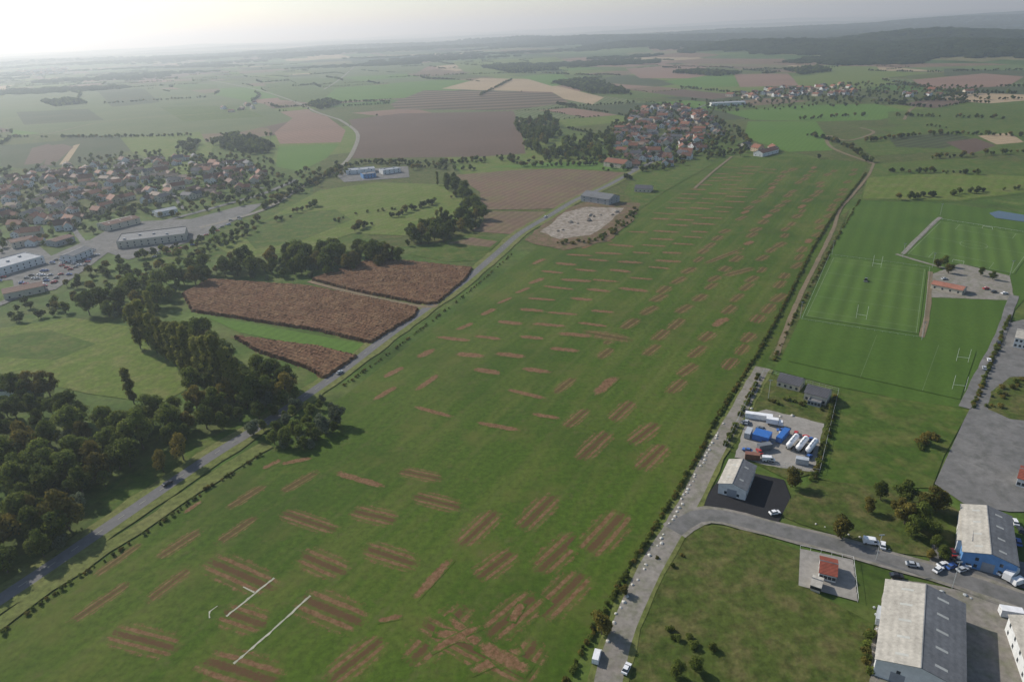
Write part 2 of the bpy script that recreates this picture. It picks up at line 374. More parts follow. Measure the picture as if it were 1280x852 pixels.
for pts,w,mt in [
 ([(1092,205),(1085,220),(1065,245),(1050,262),(1040,290),(1000,370),(970,445)],3.0,'dirt'),
 ([(1128,318),(1168,278),(1176,272)],3.5,'gravel'),
 ([(1163,340),(1160,385),(1152,422)],3,'dirt'),
 ([(1120,318),(1160,330),(1215,345)],3,'gravel'),
 ([(386,352),(440,366),(530,384),(545,381)],4,'dirt'),
 ([(425,150),(446,166),(442,188),(424,210),(380,232),(330,262),(250,285)],7,'gravel'),
 ([(425,150),(395,140),(370,128),(320,112),(260,100)],7,'gravel'),
 ([(405,112),(430,95),(455,72)],7,'gravel'),
 ([(-30,392),(40,362),(110,318),(190,282),(260,262),(330,242),(370,225)],8,'lot'),
 ([(868,236),(890,216),(915,196)],3,'dirt'),
 ([(1075,160),(1092,166),(1060,176),(1035,170),(1040,185),(1092,205)],5,'dirt'),
 ([(1130,150),(1140,136),(1160,128)],5,'dirt'),
 ([(1205,510),(1225,470),(1250,420),(1262,385),(1268,370)],5,'lot'),
 ([(-30,880),(40,860),(70,870)],4,'dirt'),
 ([(900,130),(960,122),(1040,118),(1130,125),(1230,118)],6,'lot'),
 ([(1180,82),(1210,76),(1225,72)],6,'gravel'),
 ([(0,262),(60,240),(130,222),(220,220),(330,236)],5,'lot'),([(60,210),(75,260),(110,310)],5,'lot'),([(200,200),(215,240),(230,262)],4,'lot'),
 ([(790,215),(820,180),(850,150),(880,132),(900,128)],5,'lot'),
 ([(0,104),(120,96),(260,100)],6,'gravel'),([(60,168),(150,150),(300,140),(372,130)],4,'dirt'),([(640,94),(740,88),(830,80)],5,'gravel'),
]: ribbon("track",pts,w,mt,jit=.25)
LW=smoothline([G(*p) for p in RL],3)
V=[];Fc=[]
for i in range(0,len(LW)-1,3):
    a,b=LW[i],LW[i+1]; d=(b-a).normalized(); n=Vector((-d.y,d.x,0))*.09; b=a+d*3
    k=len(V); V+=[(q.x,q.y,ZL[0]+.01) for q in (a+n,a-n,b-n,b+n)]; Fc.append([k,k+1,k+2,k+3])
obj("road_centre_line",V,Fc,MT['chalk'])
# ------------------------------------------------ trenches
TZ=[.0135]
def trench_mesh(items,name,mat,ex):
    V=[];Fc=[];UV=[]
    for a,b,w in items:
        TZ[0]+=.0006; z=TZ[0]; d=(b-a).normalized(); n=Vector((-d.y,d.x,0))
        a=a-d*ex; b=b+d*ex; w=w*1.4
        k=len(V)
        for q in (a+n*w/2,a-n*w/2,b-n*w/2,b+n*w/2): V.append((q.x,q.y,z))
        Fc.append([k,k+1,k+2,k+3]); UV+=[(-1,1),(-1,-1),(1,-1),(1,1)]
    o=obj(name,V,Fc,mat); l=o.data.uv_layers.new(name="UVMap")
    for i,u in enumerate(UV): l.data[i].uv=u
    return o
T=[(92,775,158,730,4.5),(122,717,172,682,3.5),(188,748,235,712,4.5),(200,695,248,664,5),(274,677,318,647,4.5),(288,633,328,608,4.5),(355,613,395,590,4.5),
(143,790,220,810,8),(262,700,340,735,10),(283,765,328,780,9),(258,825,345,852,11),(380,748,452,778,11),(378,693,428,715,9),(353,640,418,662,6.5),(443,638,493,650,8),
(458,685,520,705,8),(502,588,550,598,6),(520,620,572,633,7),(412,850,475,800,8),(515,825,580,760,10),(578,680,620,640,8),(600,720,640,690,8),(652,660,692,620,8.5),
(675,712,720,670,9.5),(735,690,778,642,11),(678,768,728,718,10),(612,792,668,745,10),(630,862,668,805,9),(725,573,760,540,8),(708,533,733,512,6),(765,525,790,502,7),(790,553,820,530,8),(800,586,830,557,8),
(528,778,655,845,8)]
TT=[(418,590,480,608,3),(518,747,562,700,3),(518,508,566,521,2.6),(467,500,495,483,3.2),(520,488,548,468,3.2),(598,528,650,538,3),(635,487,683,498,3),(545,790,602,800,3),
(640,775,652,755,2.5),(350,580,390,572,2.5),(665,517,700,523,2.6),(744,493,770,470,5),(232,640,250,627,2),(590,838,650,812,3),(475,775,500,770,2),(330,585,350,575,2.5),(560,770,630,832,2.5),(540,812,600,782,2.5),(600,805,660,838,4)]
wide=[(G(a,b),G(c,d),w) for a,b,c,d,w in T]; thin=[(G(a,b),G(c,d),w) for a,b,c,d,w in TT]
mids=[(a+b)/2 for a,b,w in wide+thin]
FP=[G(*p) for p in [(450,490),(575,398),(690,312),(770,292),(840,245),(905,205),(1070,210),(1030,290),(955,420),(860,500),(790,490),(700,490),(600,500)]]
ax=AX.normalized(); ac=Vector((-ax.y,ax.x,0)); org=G(830,420)
for iu in range(-20,60):
    for iv in range(-8,12):
        u=iu*23+random.uniform(-4,4)+(iv%2)*9; v=iv*23+random.uniform(-3,3)
        p=org+ax*u+ac*v
        if not pip(p.x,p.y,FP) or random.random()<.08: continue
        if min((p-q).length for q in mids)<17: continue
        if v<34: ang=ANG+math.radians(random.choice([-8,-12,-5])); L=random.uniform(13,19); w=random.uniform(4.8,7.5)
        elif v>115: ang=ANG+math.radians(random.uniform(-14,-6)); L=random.uniform(13,18); w=random.uniform(3.,4.5)
        else: ang=ANG+math.radians(random.choice([-80,-84,-77])); L=random.uniform(15,24); w=random.uniform(3.,5)
        d=Vector((math.cos(ang),math.sin(ang),0))
        (wide if w>5 else thin).append((p-d*L/2,p+d*L/2,w))
for a,b,c,d,w in [(728,415,788,425,9),(905,345,942,335,7),(880,330,925,312,5)]: wide.append((G(a,b),G(c,d),w))
trench_mesh(wide,"backfilled_trial_trenches",MT['tw'],2); trench_mesh(thin,"trial_trench_lines",MT['tt'],.8)
for a in [((283,770),(310,748),(343,722)),((292,829),(340,788),(388,744)),((262,772),(262,764),(272,757))]:
    ribbon_w("chalk_filled_trench",smoothline([G(*p) for p in a],1.2),.7 if a[0][0]!=262 else .35,'chalk',.07,jit=.2)
ribbon_w("chalk_filled_trench",[G(304,733),G(318,740)],.5,'chalk',.072,.1)
# ------------------------------------------------ vegetation prototypes
def leafmat(name,c1,c2,c3,tr=.4):
    m,nt,b=newmat(name)
    oi=N(nt,'ShaderNodeObjectInfo'); at=N(nt,'ShaderNodeAttribute'); at.attribute_name='tone'
    c=mix(nt,oi.outputs['Random'],c1,c2); c=mix(nt,at.outputs['Fac'],c,c3)
    k=rng(nt,oi.outputs['Random'],0,1,.7,1.3)
    c=mix(nt,1.,c,grey(nt,k),'MULTIPLY')
    nt.links.new(c,b.inputs['Base Color'])
    t=N(nt,'ShaderNodeBsdfTranslucent'); nt.links.new(c,t.inputs[0])
    ms=N(nt,'ShaderNodeMixShader'); ms.inputs[0].default_value=tr
    nt.links.new(b.outputs[0],ms.inputs[1]); nt.links.new(t.outputs[0],ms.inputs[2])
    nt.links.new(ms.outputs[0],nt.nodes['Material Output'].inputs[0]); return m
LF=[leafmat("foliage_green",(.055,.095,.016),(.10,.135,.024),(.16,.18,.035)),
    leafmat("foliage_autumn",(.10,.11,.020),(.16,.13,.028),(.20,.16,.035)),
    leafmat("foliage_silver",(.10,.13,.07),(.13,.16,.085),(.17,.20,.12)),
    leafmat("foliage_poplar",(.13,.16,.03),(.16,.18,.035),(.22,.21,.05),.5),
    leafmat("foliage_distant",(.035,.055,.016),(.05,.07,.02),(.075,.09,.028))]
BARK=plain("bark",(.09,.07,.05),.9)
CORE=plain("crown_light_blocker",(.035,.052,.013),1.0)  # dark solid cores added inside the crowns to block light between leaves
def treemesh(name,seed,h,cr,cz,ch,nb,br,nl,ls,mat,trunk=.35):
    rs=np.random.RandomState(seed); V=[];Fc=[];MI=[];TN=[]
    def cyl(a,b,ra,rb):
        a=np.array(a);b=np.array(b);d=b-a;d=d/np.linalg.norm(d);s=np.cross(d,[0.3,1,.2]);s/=np.linalg.norm(s);t=np.cross(d,s);k=len(V)
        for p,r in((a,ra),(b,rb)):
            for i in range(6):
                an=i*math.pi/3; V.append(tuple(p+r*(math.cos(an)*s+math.sin(an)*t))); TN.append(0)
        for i in range(6): Fc.append([k+i,k+(i+1)%6,k+6+(i+1)%6,k+6+i]); MI.append(1)
    top=(rs.uniform(-.3,.3),rs.uniform(-.3,.3),cz+ch*.3)
    cyl((0,0,-.2),top,trunk,trunk*.35)
    B=[]
    for i in range(nb):
        a=rs.uniform(0,2*math.pi); zz=rs.uniform(-1,1); q=math.sqrt(max(0,1-zz*zz))*rs.uniform(.35,1)
        c=np.array([math.cos(a)*q*cr,math.sin(a)*q*cr,cz+zz*ch]); r=br*rs.uniform(.6,1.3); B.append((c,r,rs.uniform(0,1)))
        if i<9: cyl((top[0]*.6,top[1]*.6,cz-ch*.5),tuple(c),trunk*.35,trunk*.1)
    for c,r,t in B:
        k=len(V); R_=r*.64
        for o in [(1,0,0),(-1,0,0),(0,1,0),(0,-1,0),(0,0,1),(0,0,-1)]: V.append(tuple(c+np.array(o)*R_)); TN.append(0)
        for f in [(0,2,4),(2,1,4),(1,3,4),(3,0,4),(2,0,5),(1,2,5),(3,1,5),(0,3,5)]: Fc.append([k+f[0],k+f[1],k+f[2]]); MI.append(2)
    wts=np.array([b[1]**2 for b in B]); wts/=wts.sum()
    for i in range(nl):
        c,r,t=B[rs.choice(len(B),p=wts)]
        d=rs.normal(size=3); d/=np.linalg.norm(d)
        if rs.rand()<.6: d[2]=abs(d[2]); d/=np.linalg.norm(d)
        p=c+d*r*rs.uniform(.7,1.15)
        n=d+rs.normal(size=3)*.5; n/=np.linalg.norm(n)
        s=np.cross(n,rs.normal(size=3)); s/=np.linalg.norm(s); u=np.cross(n,s); L=ls*rs.uniform(.6,1.35); W=L*rs.uniform(.5,.9)
        k=len(V)
        for a_,b_ in((-.5,-.35),(.5,-.25),(.35,.5),(-.4,.4)): V.append(tuple(p+s*a_*L+u*b_*W))
        tt=float(np.clip(t*.6+rs.uniform(0,.4),0,1)); TN+= [tt]*4
        Fc.append([k,k+1,k+2,k+3]); MI.append(0)
    me=bpy.data.meshes.new(name); me.from_pydata(V,[],Fc)
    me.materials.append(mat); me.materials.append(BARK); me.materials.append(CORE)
    me.polygons.foreach_set('material_index',MI)
    at=me.attributes.new('tone','FLOAT','POINT'); at.data.foreach_set('value',TN); me.update(); return me
def coll(name,meshes):
    c=bpy.data.collections.new(name)
    for i,m in enumerate(meshes):
        o=bpy.data.objects.new(f"{name}_{i:02d}",m); c.objects.link(o)
    return c
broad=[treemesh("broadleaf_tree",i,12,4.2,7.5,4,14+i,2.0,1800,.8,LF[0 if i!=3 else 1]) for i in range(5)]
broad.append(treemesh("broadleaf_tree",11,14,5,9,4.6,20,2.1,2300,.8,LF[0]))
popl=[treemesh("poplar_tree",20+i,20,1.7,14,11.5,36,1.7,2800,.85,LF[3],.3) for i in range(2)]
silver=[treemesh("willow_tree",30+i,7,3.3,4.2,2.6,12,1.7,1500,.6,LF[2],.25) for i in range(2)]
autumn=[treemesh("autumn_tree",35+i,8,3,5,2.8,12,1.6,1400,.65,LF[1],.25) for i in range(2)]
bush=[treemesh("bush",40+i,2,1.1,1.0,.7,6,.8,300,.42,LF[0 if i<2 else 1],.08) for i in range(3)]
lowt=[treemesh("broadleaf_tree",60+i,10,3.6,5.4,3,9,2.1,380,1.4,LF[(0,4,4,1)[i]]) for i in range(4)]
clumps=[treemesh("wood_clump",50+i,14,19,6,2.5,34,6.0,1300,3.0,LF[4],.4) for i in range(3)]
C_tree=coll("tree_kit",broad+[silver[0],popl[0]]); C_bush=coll("bush_kit",bush); C_clump=coll("clump_kit",clumps); C_low=coll("hedgerow_tree_kit",lowt)
def scatter(name,pts,c):
    if not pts: return
    me=bpy.data.meshes.new(name); me.from_pydata([p[:3] for p in pts],[],[])
    for nm,k,ty in (('rot',3,'FLOAT'),('scl',4,'FLOAT'),('idx',5,'INT')):
        a=me.attributes.new(nm,ty,'POINT'); a.data.foreach_set('value',[p[k] for p in pts])
    o=bpy.data.objects.new(name,me); S.collection.objects.link(o)
    ng=bpy.data.node_groups.new("scatter_"+name,'GeometryNodeTree')
    ng.interface.new_socket("Geometry",in_out='INPUT',socket_type='NodeSocketGeometry'); ng.interface.new_socket("Geometry",in_out='OUTPUT',socket_type='NodeSocketGeometry')
    i=ng.nodes.new('NodeGroupInput');u=ng.nodes.new('NodeGroupOutput'); ci=ng.nodes.new('GeometryNodeCollectionInfo'); ci.inputs['Collection'].default_value=c
    ci.inputs['Separate Children'].default_value=True; ci.inputs['Reset Children'].default_value=True
    ip=ng.nodes.new('GeometryNodeInstanceOnPoints'); ip.inputs['Pick Instance'].default_value=True
    def na(nm,ty):
        n=ng.nodes.new('GeometryNodeInputNamedAttribute'); n.data_type=ty; n.inputs['Name'].default_value=nm; return n.outputs['Attribute']
    cx=ng.nodes.new('ShaderNodeCombineXYZ'); er=ng.nodes.new('FunctionNodeEulerToRotation'); l=ng.links.new
    l(na('rot','FLOAT'),cx.inputs[2]); l(cx.outputs[0],er.inputs[0]); l(er.outputs[0],ip.inputs['Rotation'])
    l(na('scl','FLOAT'),ip.inputs['Scale']); l(na('idx','INT'),ip.inputs['Instance Index'])
    l(i.outputs[0],ip.inputs['Points']); l(ci.outputs[0],ip.inputs['Instance']); l(ip.outputs[0],u.inputs[0])
    md=o.modifiers.new("scatter",'NODES'); md.node_group=ng; return o
RT=lambda: random.uniform(0,6.283)
def fillw(P,sp):
    x0=min(p.x for p in P);x1=max(p.x for p in P);y0=min(p.y for p in P);y1=max(p.y for p in P); out=[]
    y=y0
    while y<y1:
        x=x0
        while x<x1:
            a=x+random.uniform(-.45,.45)*sp;b=y+random.uniform(-.45,.45)*sp
            if pip(a,b,P): out.append((a,b))
            x+=sp
        y+=sp
    return out
fill=lambda P,sp: fillw([G(*p) for p in P],sp)
def trees_area(name,P,sp=7.5,s=(.7,1.25),idx=(0,1,2,3,4,5,5,6),keep=1,c=None):
    scatter(name,[(x,y,0,RT(),random.uniform(*s),random.choice(idx)) for x,y in fill(P,sp) if random.random()<keep],c or C_tree)
def trees_line(name,pts,step=5,width=3,s=(.6,1.1)):
    P=[];L=smoothline([G(*p) for p in pts],40)
    for i in range(len(L)-1):
        n=max(1,int((L[i+1]-L[i]).length/step))
        for k in range(n):
            q=L[i].lerp(L[i+1],k/n)
            if noise.noise((q.x/28,q.y/28,6))<-.22: continue
            P.append((q.x+random.uniform(-width,width),q.y+random.uniform(-width,width),0,RT(),random.uniform(*s),random.randrange(4)))
    scatter(name,P,C_low)
def hedge(name,pts,step=1.6,width=.6,s=(.8,1.4),gap=0):
    P=[];L=smoothline([G(*p) for p in pts],40)
    for i in range(len(L)-1):
        n=max(1,int((L[i+1]-L[i]).length/step))
        for k in range(n):
            q=L[i].lerp(L[i+1],k/n)
            if random.random()<gap or noise.noise((q.x/9,q.y/9,3))<-.35-.3*(gap<.06): continue
            P.append((q.x+random.uniform(-width,width),q.y+random.uniform(-width,width),0,RT(),random.uniform(*s),random.randrange(3)))
    scatter(name,P,C_bush)
W=[
 [(-60,530),(0,515),(90,520),(150,535),(215,515),(300,500),(385,492),(375,512),(300,530),(235,555),(185,565),(120,630),(85,685),(40,720),(0,738),(-60,772)],
 [(150,410),(200,402),(250,425),(300,455),(310,472),(385,490),(370,505),(250,500),(230,480),(255,462)],
 [(100,392),(160,368),(235,345),(320,328),(420,320),(490,318),(505,330),(470,335),(390,350),(270,350),(225,364),(215,385),(190,395),(150,402)],
 [(500,306),(540,288),(590,268),(606,272),(598,285),(560,302),(520,312)],
 [(552,232),(566,228),(592,248),(600,262),(585,265),(565,250)],
 [(645,158),(690,148),(700,160),(690,180),(668,194),(655,185)],
 [(660,190),(760,170),(770,200),(690,206)],
 [(0,484),(60,482),(90,494),(60,510),(0,515)],
]
for k,p in enumerate(W): trees_area("woodland",p,(8.2,8.6,8.6,9,9,12,11,9)[k],(.45,1.3), keep=(.88,.8,.85,.8,.8,.7,.5,.7)[k])
trees_area("roadside_copse",[(330,520),(360,508),(398,500),(440,515),(432,545),(385,562),(345,560),(325,545)],6.5,(.4,.75),(0,1,2,6,6,4),.6)
trees_area("field_scrub",[(0,560),(150,545),(190,560),(120,620),(60,650)],9,(.5,.8),(6,3,0),.4)
def place(mesh,px,py,s,name=None):
    p=G(px,py); o=bpy.data.objects.new(name or mesh.name.split('.')[0],mesh); S.collection.objects.link(o); o.location=(p.x,p.y,0); o.rotation_euler=(0,0,RT()); o.scale=(s,s,s*random.uniform(.9,1.1))
for x,y,s in [(168,505,.95),(176,436,1.15),(186,432,1.2),(197,442,1.1),(208,450,1.15),(220,458,1.2),(233,470,1.25),(245,476,1.3),(257,484,1.25),(269,490,1.3),(281,496,1.3),(293,500,1.25),(303,504,1.1),(192,400,.9),(548,290,.8),(553,284,.8),(105,272,.5),(668,182,.8),(672,192,.8),(660,172,.7),(655,165,.6),(547,232,.7)]: place(popl[random.randrange(2)],x,y,s)
for x,y,s in [(85,660,1.25),(10,715,.9),(230,575,1.0),(30,660,1.2),(205,590,.8),(60,590,1.3),(130,600,1.1)]: place(broad[random.randrange(6)],x,y,s)
for x,y,s in [(318,545,1.1),(370,510,1),(408,540,1.2),(425,530,1.2),(360,530,.7),(378,556,.7)]: place(silver[random.randrange(2)],x,y,s)
for x,y,s in [(752,792,.95),(990,608,1),(1050,672,1.1),(1130,655,1.1),(1085,640,.7),(1155,555,.7),(1172,335,.9),(1185,342,.9),(780,742,.5),(1162,698,.5)]: place(autumn[random.randrange(2)],x,y,s)
for x,y,s in [(1130,628,.8),(1165,640,.9),(1150,660,.8),(1100,625,.6),(1178,700,.5),(870,840,.5),(845,846,.45),(1180,333,.6),(1240,350,.5),(1225,345,.45),(700,172,1),(720,190,.9)]: place(broad[random.randrange(6)],x,y,s)
trees_area("garden_trees",[(1110,640),(1160,620),(1190,650),(1180,700),(1120,670)],8,(.35,.7),(0,1,2,3),.6)
for p,k,sp in [([(0,220),(120,195),(240,190),(340,200),(350,230),(270,262),(160,272),(90,305),(0,325)],.5,12),([(765,212),(760,165),(800,135),(850,128),(905,150),(915,178),(870,205),(820,216)],.5,12),([(0,390),(60,370),(130,330),(250,300),(330,270),(320,285),(200,345),(110,385),(0,412)],.6,10),([(870,132),(1060,104),(1230,110),(1240,122),(1060,134),(900,142)],.45,15),([(650,205),(760,160),(800,132),(830,135),(770,180),(770,205)],.55,13),([(900,150),(935,165),(930,195),(870,205)],.55,13),([(330,225),(420,205),(440,215),(370,250),(320,262)],.5,11),([(110,262),(250,255),(330,240),(335,250),(250,272),(120,275)],.5,11)]:
    trees_area("garden_trees",p,sp,(.4,.85),(0,1,0,2,3),k,C_low)
for l in [[(345,250),(400,225),(450,205),(550,205),(640,195)],[(330,262),(370,240),(420,215)],[(600,120),(640,100)],[(1010,170),(1050,180),(1090,205)],[(1120,250),(1280,236)],[(1100,215),(1230,218)],[(470,205),(560,212),(600,212)],[(1000,150),(1090,145),(1280,150)],[(380,135),(440,128),(490,128)],[(240,195),(260,205),(330,215)],[(690,105),(760,112),(790,120)],[(920,165),(935,185),(880,198)],[(800,215),(860,200)],[(1160,90),(1280,88)],[(1100,100),(1200,118)],[(930,88),(1060,84)],[(850,110),(930,118)],[(200,345),(330,285),(420,245)],[(640,196),(655,208),(790,205)],[(520,212),(560,206),(650,200)],[(1080,178),(1180,168),(1290,172)],[(1150,200),(1290,190)],[(440,290),(520,262),(590,240)],[(0,172),(150,172),(300,168)],[(130,130),(260,122)],[(470,98),(640,92),(760,96)],[(1090,128),(1280,124)]]:
    trees_line("tree_row",l,5,3.5,(.35,.85))
for p in [[(265,182),(290,170),(335,178),(345,192),(300,194)],[(220,187),(240,176),(250,182),(240,192)],[(385,132),(410,126),(430,130),(400,138)],[(690,104),(740,99),(790,118),(740,118)],[(50,128),(90,124),(110,130),(70,134)],[(840,92),(870,88),(930,92),(900,96)],[(600,84),(660,80),(700,88),(640,92)],[(980,88),(1020,84),(1040,90),(1000,94)]]:
    trees_area("copse",p,11,(.8,1.4),(0,1,2,1),.9,C_low)
def blocked(x,y):
    for P in KEEP:
        if pip(x,y,P): return True
    return False
pts=[]
for E in EDG:
    st=random.choice([6,7,8]); s0=random.choice([.3,.45,.6,.8])
    for j in range(4):
        a=E[j];b=E[j+1]; L=math.hypot(b[0]-a[0],b[1]-a[1]); n=max(1,int(L/st))
        for k in range(n):
            x=a[0]+(b[0]-a[0])*k/n+random.uniform(-2,2); y=a[1]+(b[1]-a[1])*k/n+random.uniform(-2,2)
            if noise.noise((x/60,y/60,2))<-.2: continue
            if y<2600 and blocked(x,y): continue
            pts.append((x,y,0,RT(),s0*random.uniform(.7,1.3),random.choice((0,1,2,1))))
print("hedgerow trees",len(pts)); scatter("distant_hedgerows",pts,C_low)
hedge("field_hedge",[(700,870),(716,838),(748,775),(792,702),(832,638),(872,570),(902,512),(948,440),(986,370),(1021,302),(1052,256),(1082,217)],1.1,.5,(.4,.9),.05)
hedge("ditch_hedge",LD,1.6,.6,(.3,.75),.15)
hedge("field_hedge",[(968,450),(985,412),(1015,355),(1045,300),(1075,250)],2,.7,(.4,.9),.25)
hedge("roadside_hedge",[(430,482),(500,432),(580,370),(640,318)],2,.6,(.3,.7),.3)
hedge("plot_hedge",[(1088,790),(1085,850)],1.6,1,(.7,1.3),.1)
hedge("plot_hedge",[(1015,600),(1030,560),(1045,490)],1.6,.6,(.8,1.2),.1)
hedge("bramble_patch",[(835,790),(860,800),(890,806)],1,2,(.5,1.1),.1)
hedge("bramble_patch",[(850,690),(835,720),(880,710)],3,5,(.3,.7),.3)
hedge("pitch_hedge",[(1215,512),(1235,462),(1262,395)],2,.5,(.6,1),.1)
hedge("yard_hedge",[(905,560),(925,520),(950,470)],1.6,.6,(.7,1.2),.3)
hedge("pasture_bushes",[(1148,560),(1160,548),(1175,552)],1.2,2,(.9,1.5),0)
hedge("quarry_scrub",[(700,304),(740,302),(775,284),(792,262)],2,5,(.7,1.6),.3)
hedge("pasture_bushes",[(420,278),(440,268),(500,262)],3,4,(.8,1.8),.4)
hedge("scrub",[(1240,508),(1262,484),(1290,478)],2,4,(.6,1.3),.3)
hedge("house_garden",[(955,500),(990,505),(1035,512)],2,3,(.6,1.3),.3)
pts=[]
for i in range(70000):
    a=random.uniform(-.72,.72); d=2600*math.exp(random.random()*1.35); x=d*math.sin(a); y=d*math.cos(a); h=hz(x,y)
    nz=noise.noise((x/900,y/420,7)); thr=.28 if d<4500 else .14
    if h>12 and (h>20 or nz>-.2): 
        if random.random()<.6: pts.append((x,y,h-1,RT(),random.uniform(.7,1.15),random.randrange(3)))
    elif nz>thr and d>2900 and random.random()<.45: pts.append((x,y,h-1,RT(),random.uniform(.5,.9),random.randrange(3)))
print("distant clumps",len(pts)); scatter("distant_woods",pts,C_clump)
# ------------------------------------------------ maize
def maize(name,P,cell=.9):
    P=[G(*p) for p in P]
    x0=min(p.x for p in P);x1=max(p.x for p in P);y0=min(p.y for p in P);y1=max(p.y for p in P)
    nx=int((x1-x0)/cell)+1; ny=int((y1-y0)/cell)+1; ins=np.zeros((nx+2,ny+2),bool)
    for i in range(nx):
        for j in range(ny):
            ins[i+1,j+1]=pip(x0+i*cell+random.uniform(-.5,.5),y0+j*cell+random.uniform(-.5,.5),P)
    vid={};V=[];Fc=[]
    def vt(i,j):
        if (i,j) not in vid:
            q=ins[i:i+2,j:j+2].all(); vid[(i,j)]=len(V)
            V.append((x0+(i-.5)*cell+random.uniform(-.2,.2),y0+(j-.5)*cell+random.uniform(-.2,.2),random.uniform(1.7,2.2) if q else .06))
        return vid[(i,j)]
    for i in range(1,nx+1):
        for j in range(1,ny+1):
            if ins[i,j]: Fc.append([vt(i-1,j-1),vt(i,j-1),vt(i,j),vt(i-1,j)])
    obj(name,V,Fc,MT['maize'])
maize("maize_field",[(228,368),(262,350),(385,358),(450,371),(524,386),(520,396),(464,430),(395,414),(240,390)])
maize("maize_field",[(388,350),(470,323),(592,336),(585,348),(548,380),(534,382),(440,364)])
maize("maize_field",[(288,420),(400,434),(448,446),(405,476),(385,462),(320,440)])
# ------------------------------------------------ buildings
def quad(V,Fc,MI,pts,mi): k=len(V); V+=pts; Fc.append(list(range(k,k+len(pts)))); MI.append(mi)
WIN=plain("window_glass",(.03,.04,.05),.15)
WL={'cream':plain("render_cream",(.50,.45,.36),.9),'white':plain("white_cladding",(.6,.61,.6),.6),'grey':plain("grey_cladding",(.3,.31,.32),.6),'blue':plain("blue_cladding",(.10,.25,.5),.5),'ochre':plain("render_ochre",(.38,.30,.20),.9)}
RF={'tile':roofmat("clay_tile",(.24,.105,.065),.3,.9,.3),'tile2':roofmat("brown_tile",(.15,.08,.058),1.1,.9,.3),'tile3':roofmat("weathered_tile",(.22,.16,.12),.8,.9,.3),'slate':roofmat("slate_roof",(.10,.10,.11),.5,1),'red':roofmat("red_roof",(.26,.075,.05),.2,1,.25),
 'light':roofmat("fibre_cement_roof",(.46,.43,.37),AXA,2.,.25,.06),'dark':roofmat("dark_and_shaded_roof",(.17,.175,.18),AXA,2.,.25,.06),'metal':roofmat("metal_roof",(.35,.37,.39),.4,2),'pink':roofmat("pink_tile",(.36,.16,.11),.3,.9,.2),'flat':roofmat("flat_roof",(.2,.2,.2),.3,6,.2)}  # dark roof colour also paints shade on slopes turned from the sun
def building_parts(L,W_,hw,hr,flat=False,nwin=4,storeys=1,sky=0,overh=.4):
    x=L/2;y=W_/2; parts={}
    V=[];Fc=[];MI=[]
    quad(V,Fc,MI,[(-x,-y,0),(x,-y,0),(x,-y,hw),(-x,-y,hw)],0); quad(V,Fc,MI,[(x,y,0),(-x,y,0),(-x,y,hw),(x,y,hw)],0)
    if flat:
        quad(V,Fc,MI,[(x,-y,0),(x,y,0),(x,y,hw),(x,-y,hw)],0); quad(V,Fc,MI,[(-x,y,0),(-x,-y,0),(-x,-y,hw),(-x,y,hw)],0)
    else:
        quad(V,Fc,MI,[(x,-y,0),(x,y,0),(x,y,hw),(x,0,hw+hr),(x,-y,hw)],0); quad(V,Fc,MI,[(-x,y,0),(-x,-y,0),(-x,-y,hw),(-x,0,hw+hr),(-x,y,hw)],0)
    parts['walls']=(V,Fc)
    for side in (0,1):
        V=[];Fc=[];MI=[]
        s=-1 if side==0 else 1
        if flat:
            if side: continue
            ho=hw-.5
            quad(V,Fc,MI,[(-x+.3,-y+.3,ho),(x-.3,-y+.3,ho),(x-.3,y-.3,ho),(-x+.3,y-.3,ho)],0)
            for a,b in (((-x,-y),(x,-y)),((x,-y),(x,y)),((x,y),(-x,y)),((-x,y),(-x,-y))):
                f=lambda p,k:(p[0]*(1-k/abs(p[0])),p[1]*(1-k/abs(p[1])))
                a2=f(a,.3);b2=f(b,.3); quad(V,Fc,MI,[(*a,hw),(*b,hw),(*b2,hw),(*a2,hw)],0); quad(V,Fc,MI,[(*a2,hw),(*b2,hw),(*b2,ho),(*a2,ho)],0)
        else:
            sl=hr/y; e=overh; xo=x+e*.7; yo=y+e; ze=hw-sl*e; t=.18
            A=[(-xo,s*yo,ze+.02),(xo,s*yo,ze+.02),(xo,0,hw+hr+.02),(-xo,0,hw+hr+.02)]; B=[(p[0],p[1],p[2]+t) for p in A]
            if s>0: A=[A[1],A[0],A[3],A[2]];B=[B[1],B[0],B[3],B[2]]
            quad(V,Fc,MI,B,0); quad(V,Fc,MI,A[::-1],0)
            for i in range(4):
                j=(i+1)%4
                if i==2: continue
                quad(V,Fc,MI,[A[i],A[j],B[j],B[i]],0)
        parts['roof_front' if side==0 else 'roof_back']=(V,Fc)
    V=[];Fc=[];MI=[]
    for st in range(storeys):
        z=1.0+st*2.8; zt=z+1.3
        if zt>hw-.2: break
        for i in range(nwin):
            cx=-x+L*(i+.5)/nwin
            for s in (-1,1):
                q=[(cx-.55,s*(y+.03),z),(cx+.55,s*(y+.03),z),(cx+.55,s*(y+.03),zt),(cx-.55,s*(y+.03),zt)]; quad(V,Fc,MI,q,0)
        for s in (-1,1):
            for cy in (-y*.45,y*.45): quad(V,Fc,MI,[(s*(x+.03),cy-.5,z),(s*(x+.03),cy+.5,z),(s*(x+.03),cy+.5,zt),(s*(x+.03),cy-.5,zt)],0)
    parts['windows']=(V,Fc)
    if sky:
        V=[];Fc=[];MI=[]
        for s in (-1,1):
            for i in range(sky):
                cx=-x+L*(i+.5)/sky; sl=hr/y; f=lambda yy: hw+hr-sl*abs(yy)+.225
                quad(V,Fc,MI,[(cx-.45,s*y*.3,f(y*.3)),(cx+.45,s*y*.3,f(y*.3)),(cx+.45,s*y*.6,f(y*.6)),(cx-.45,s*y*.6,f(y*.6))],0)
        parts['skylights']=(V,Fc)
    return parts
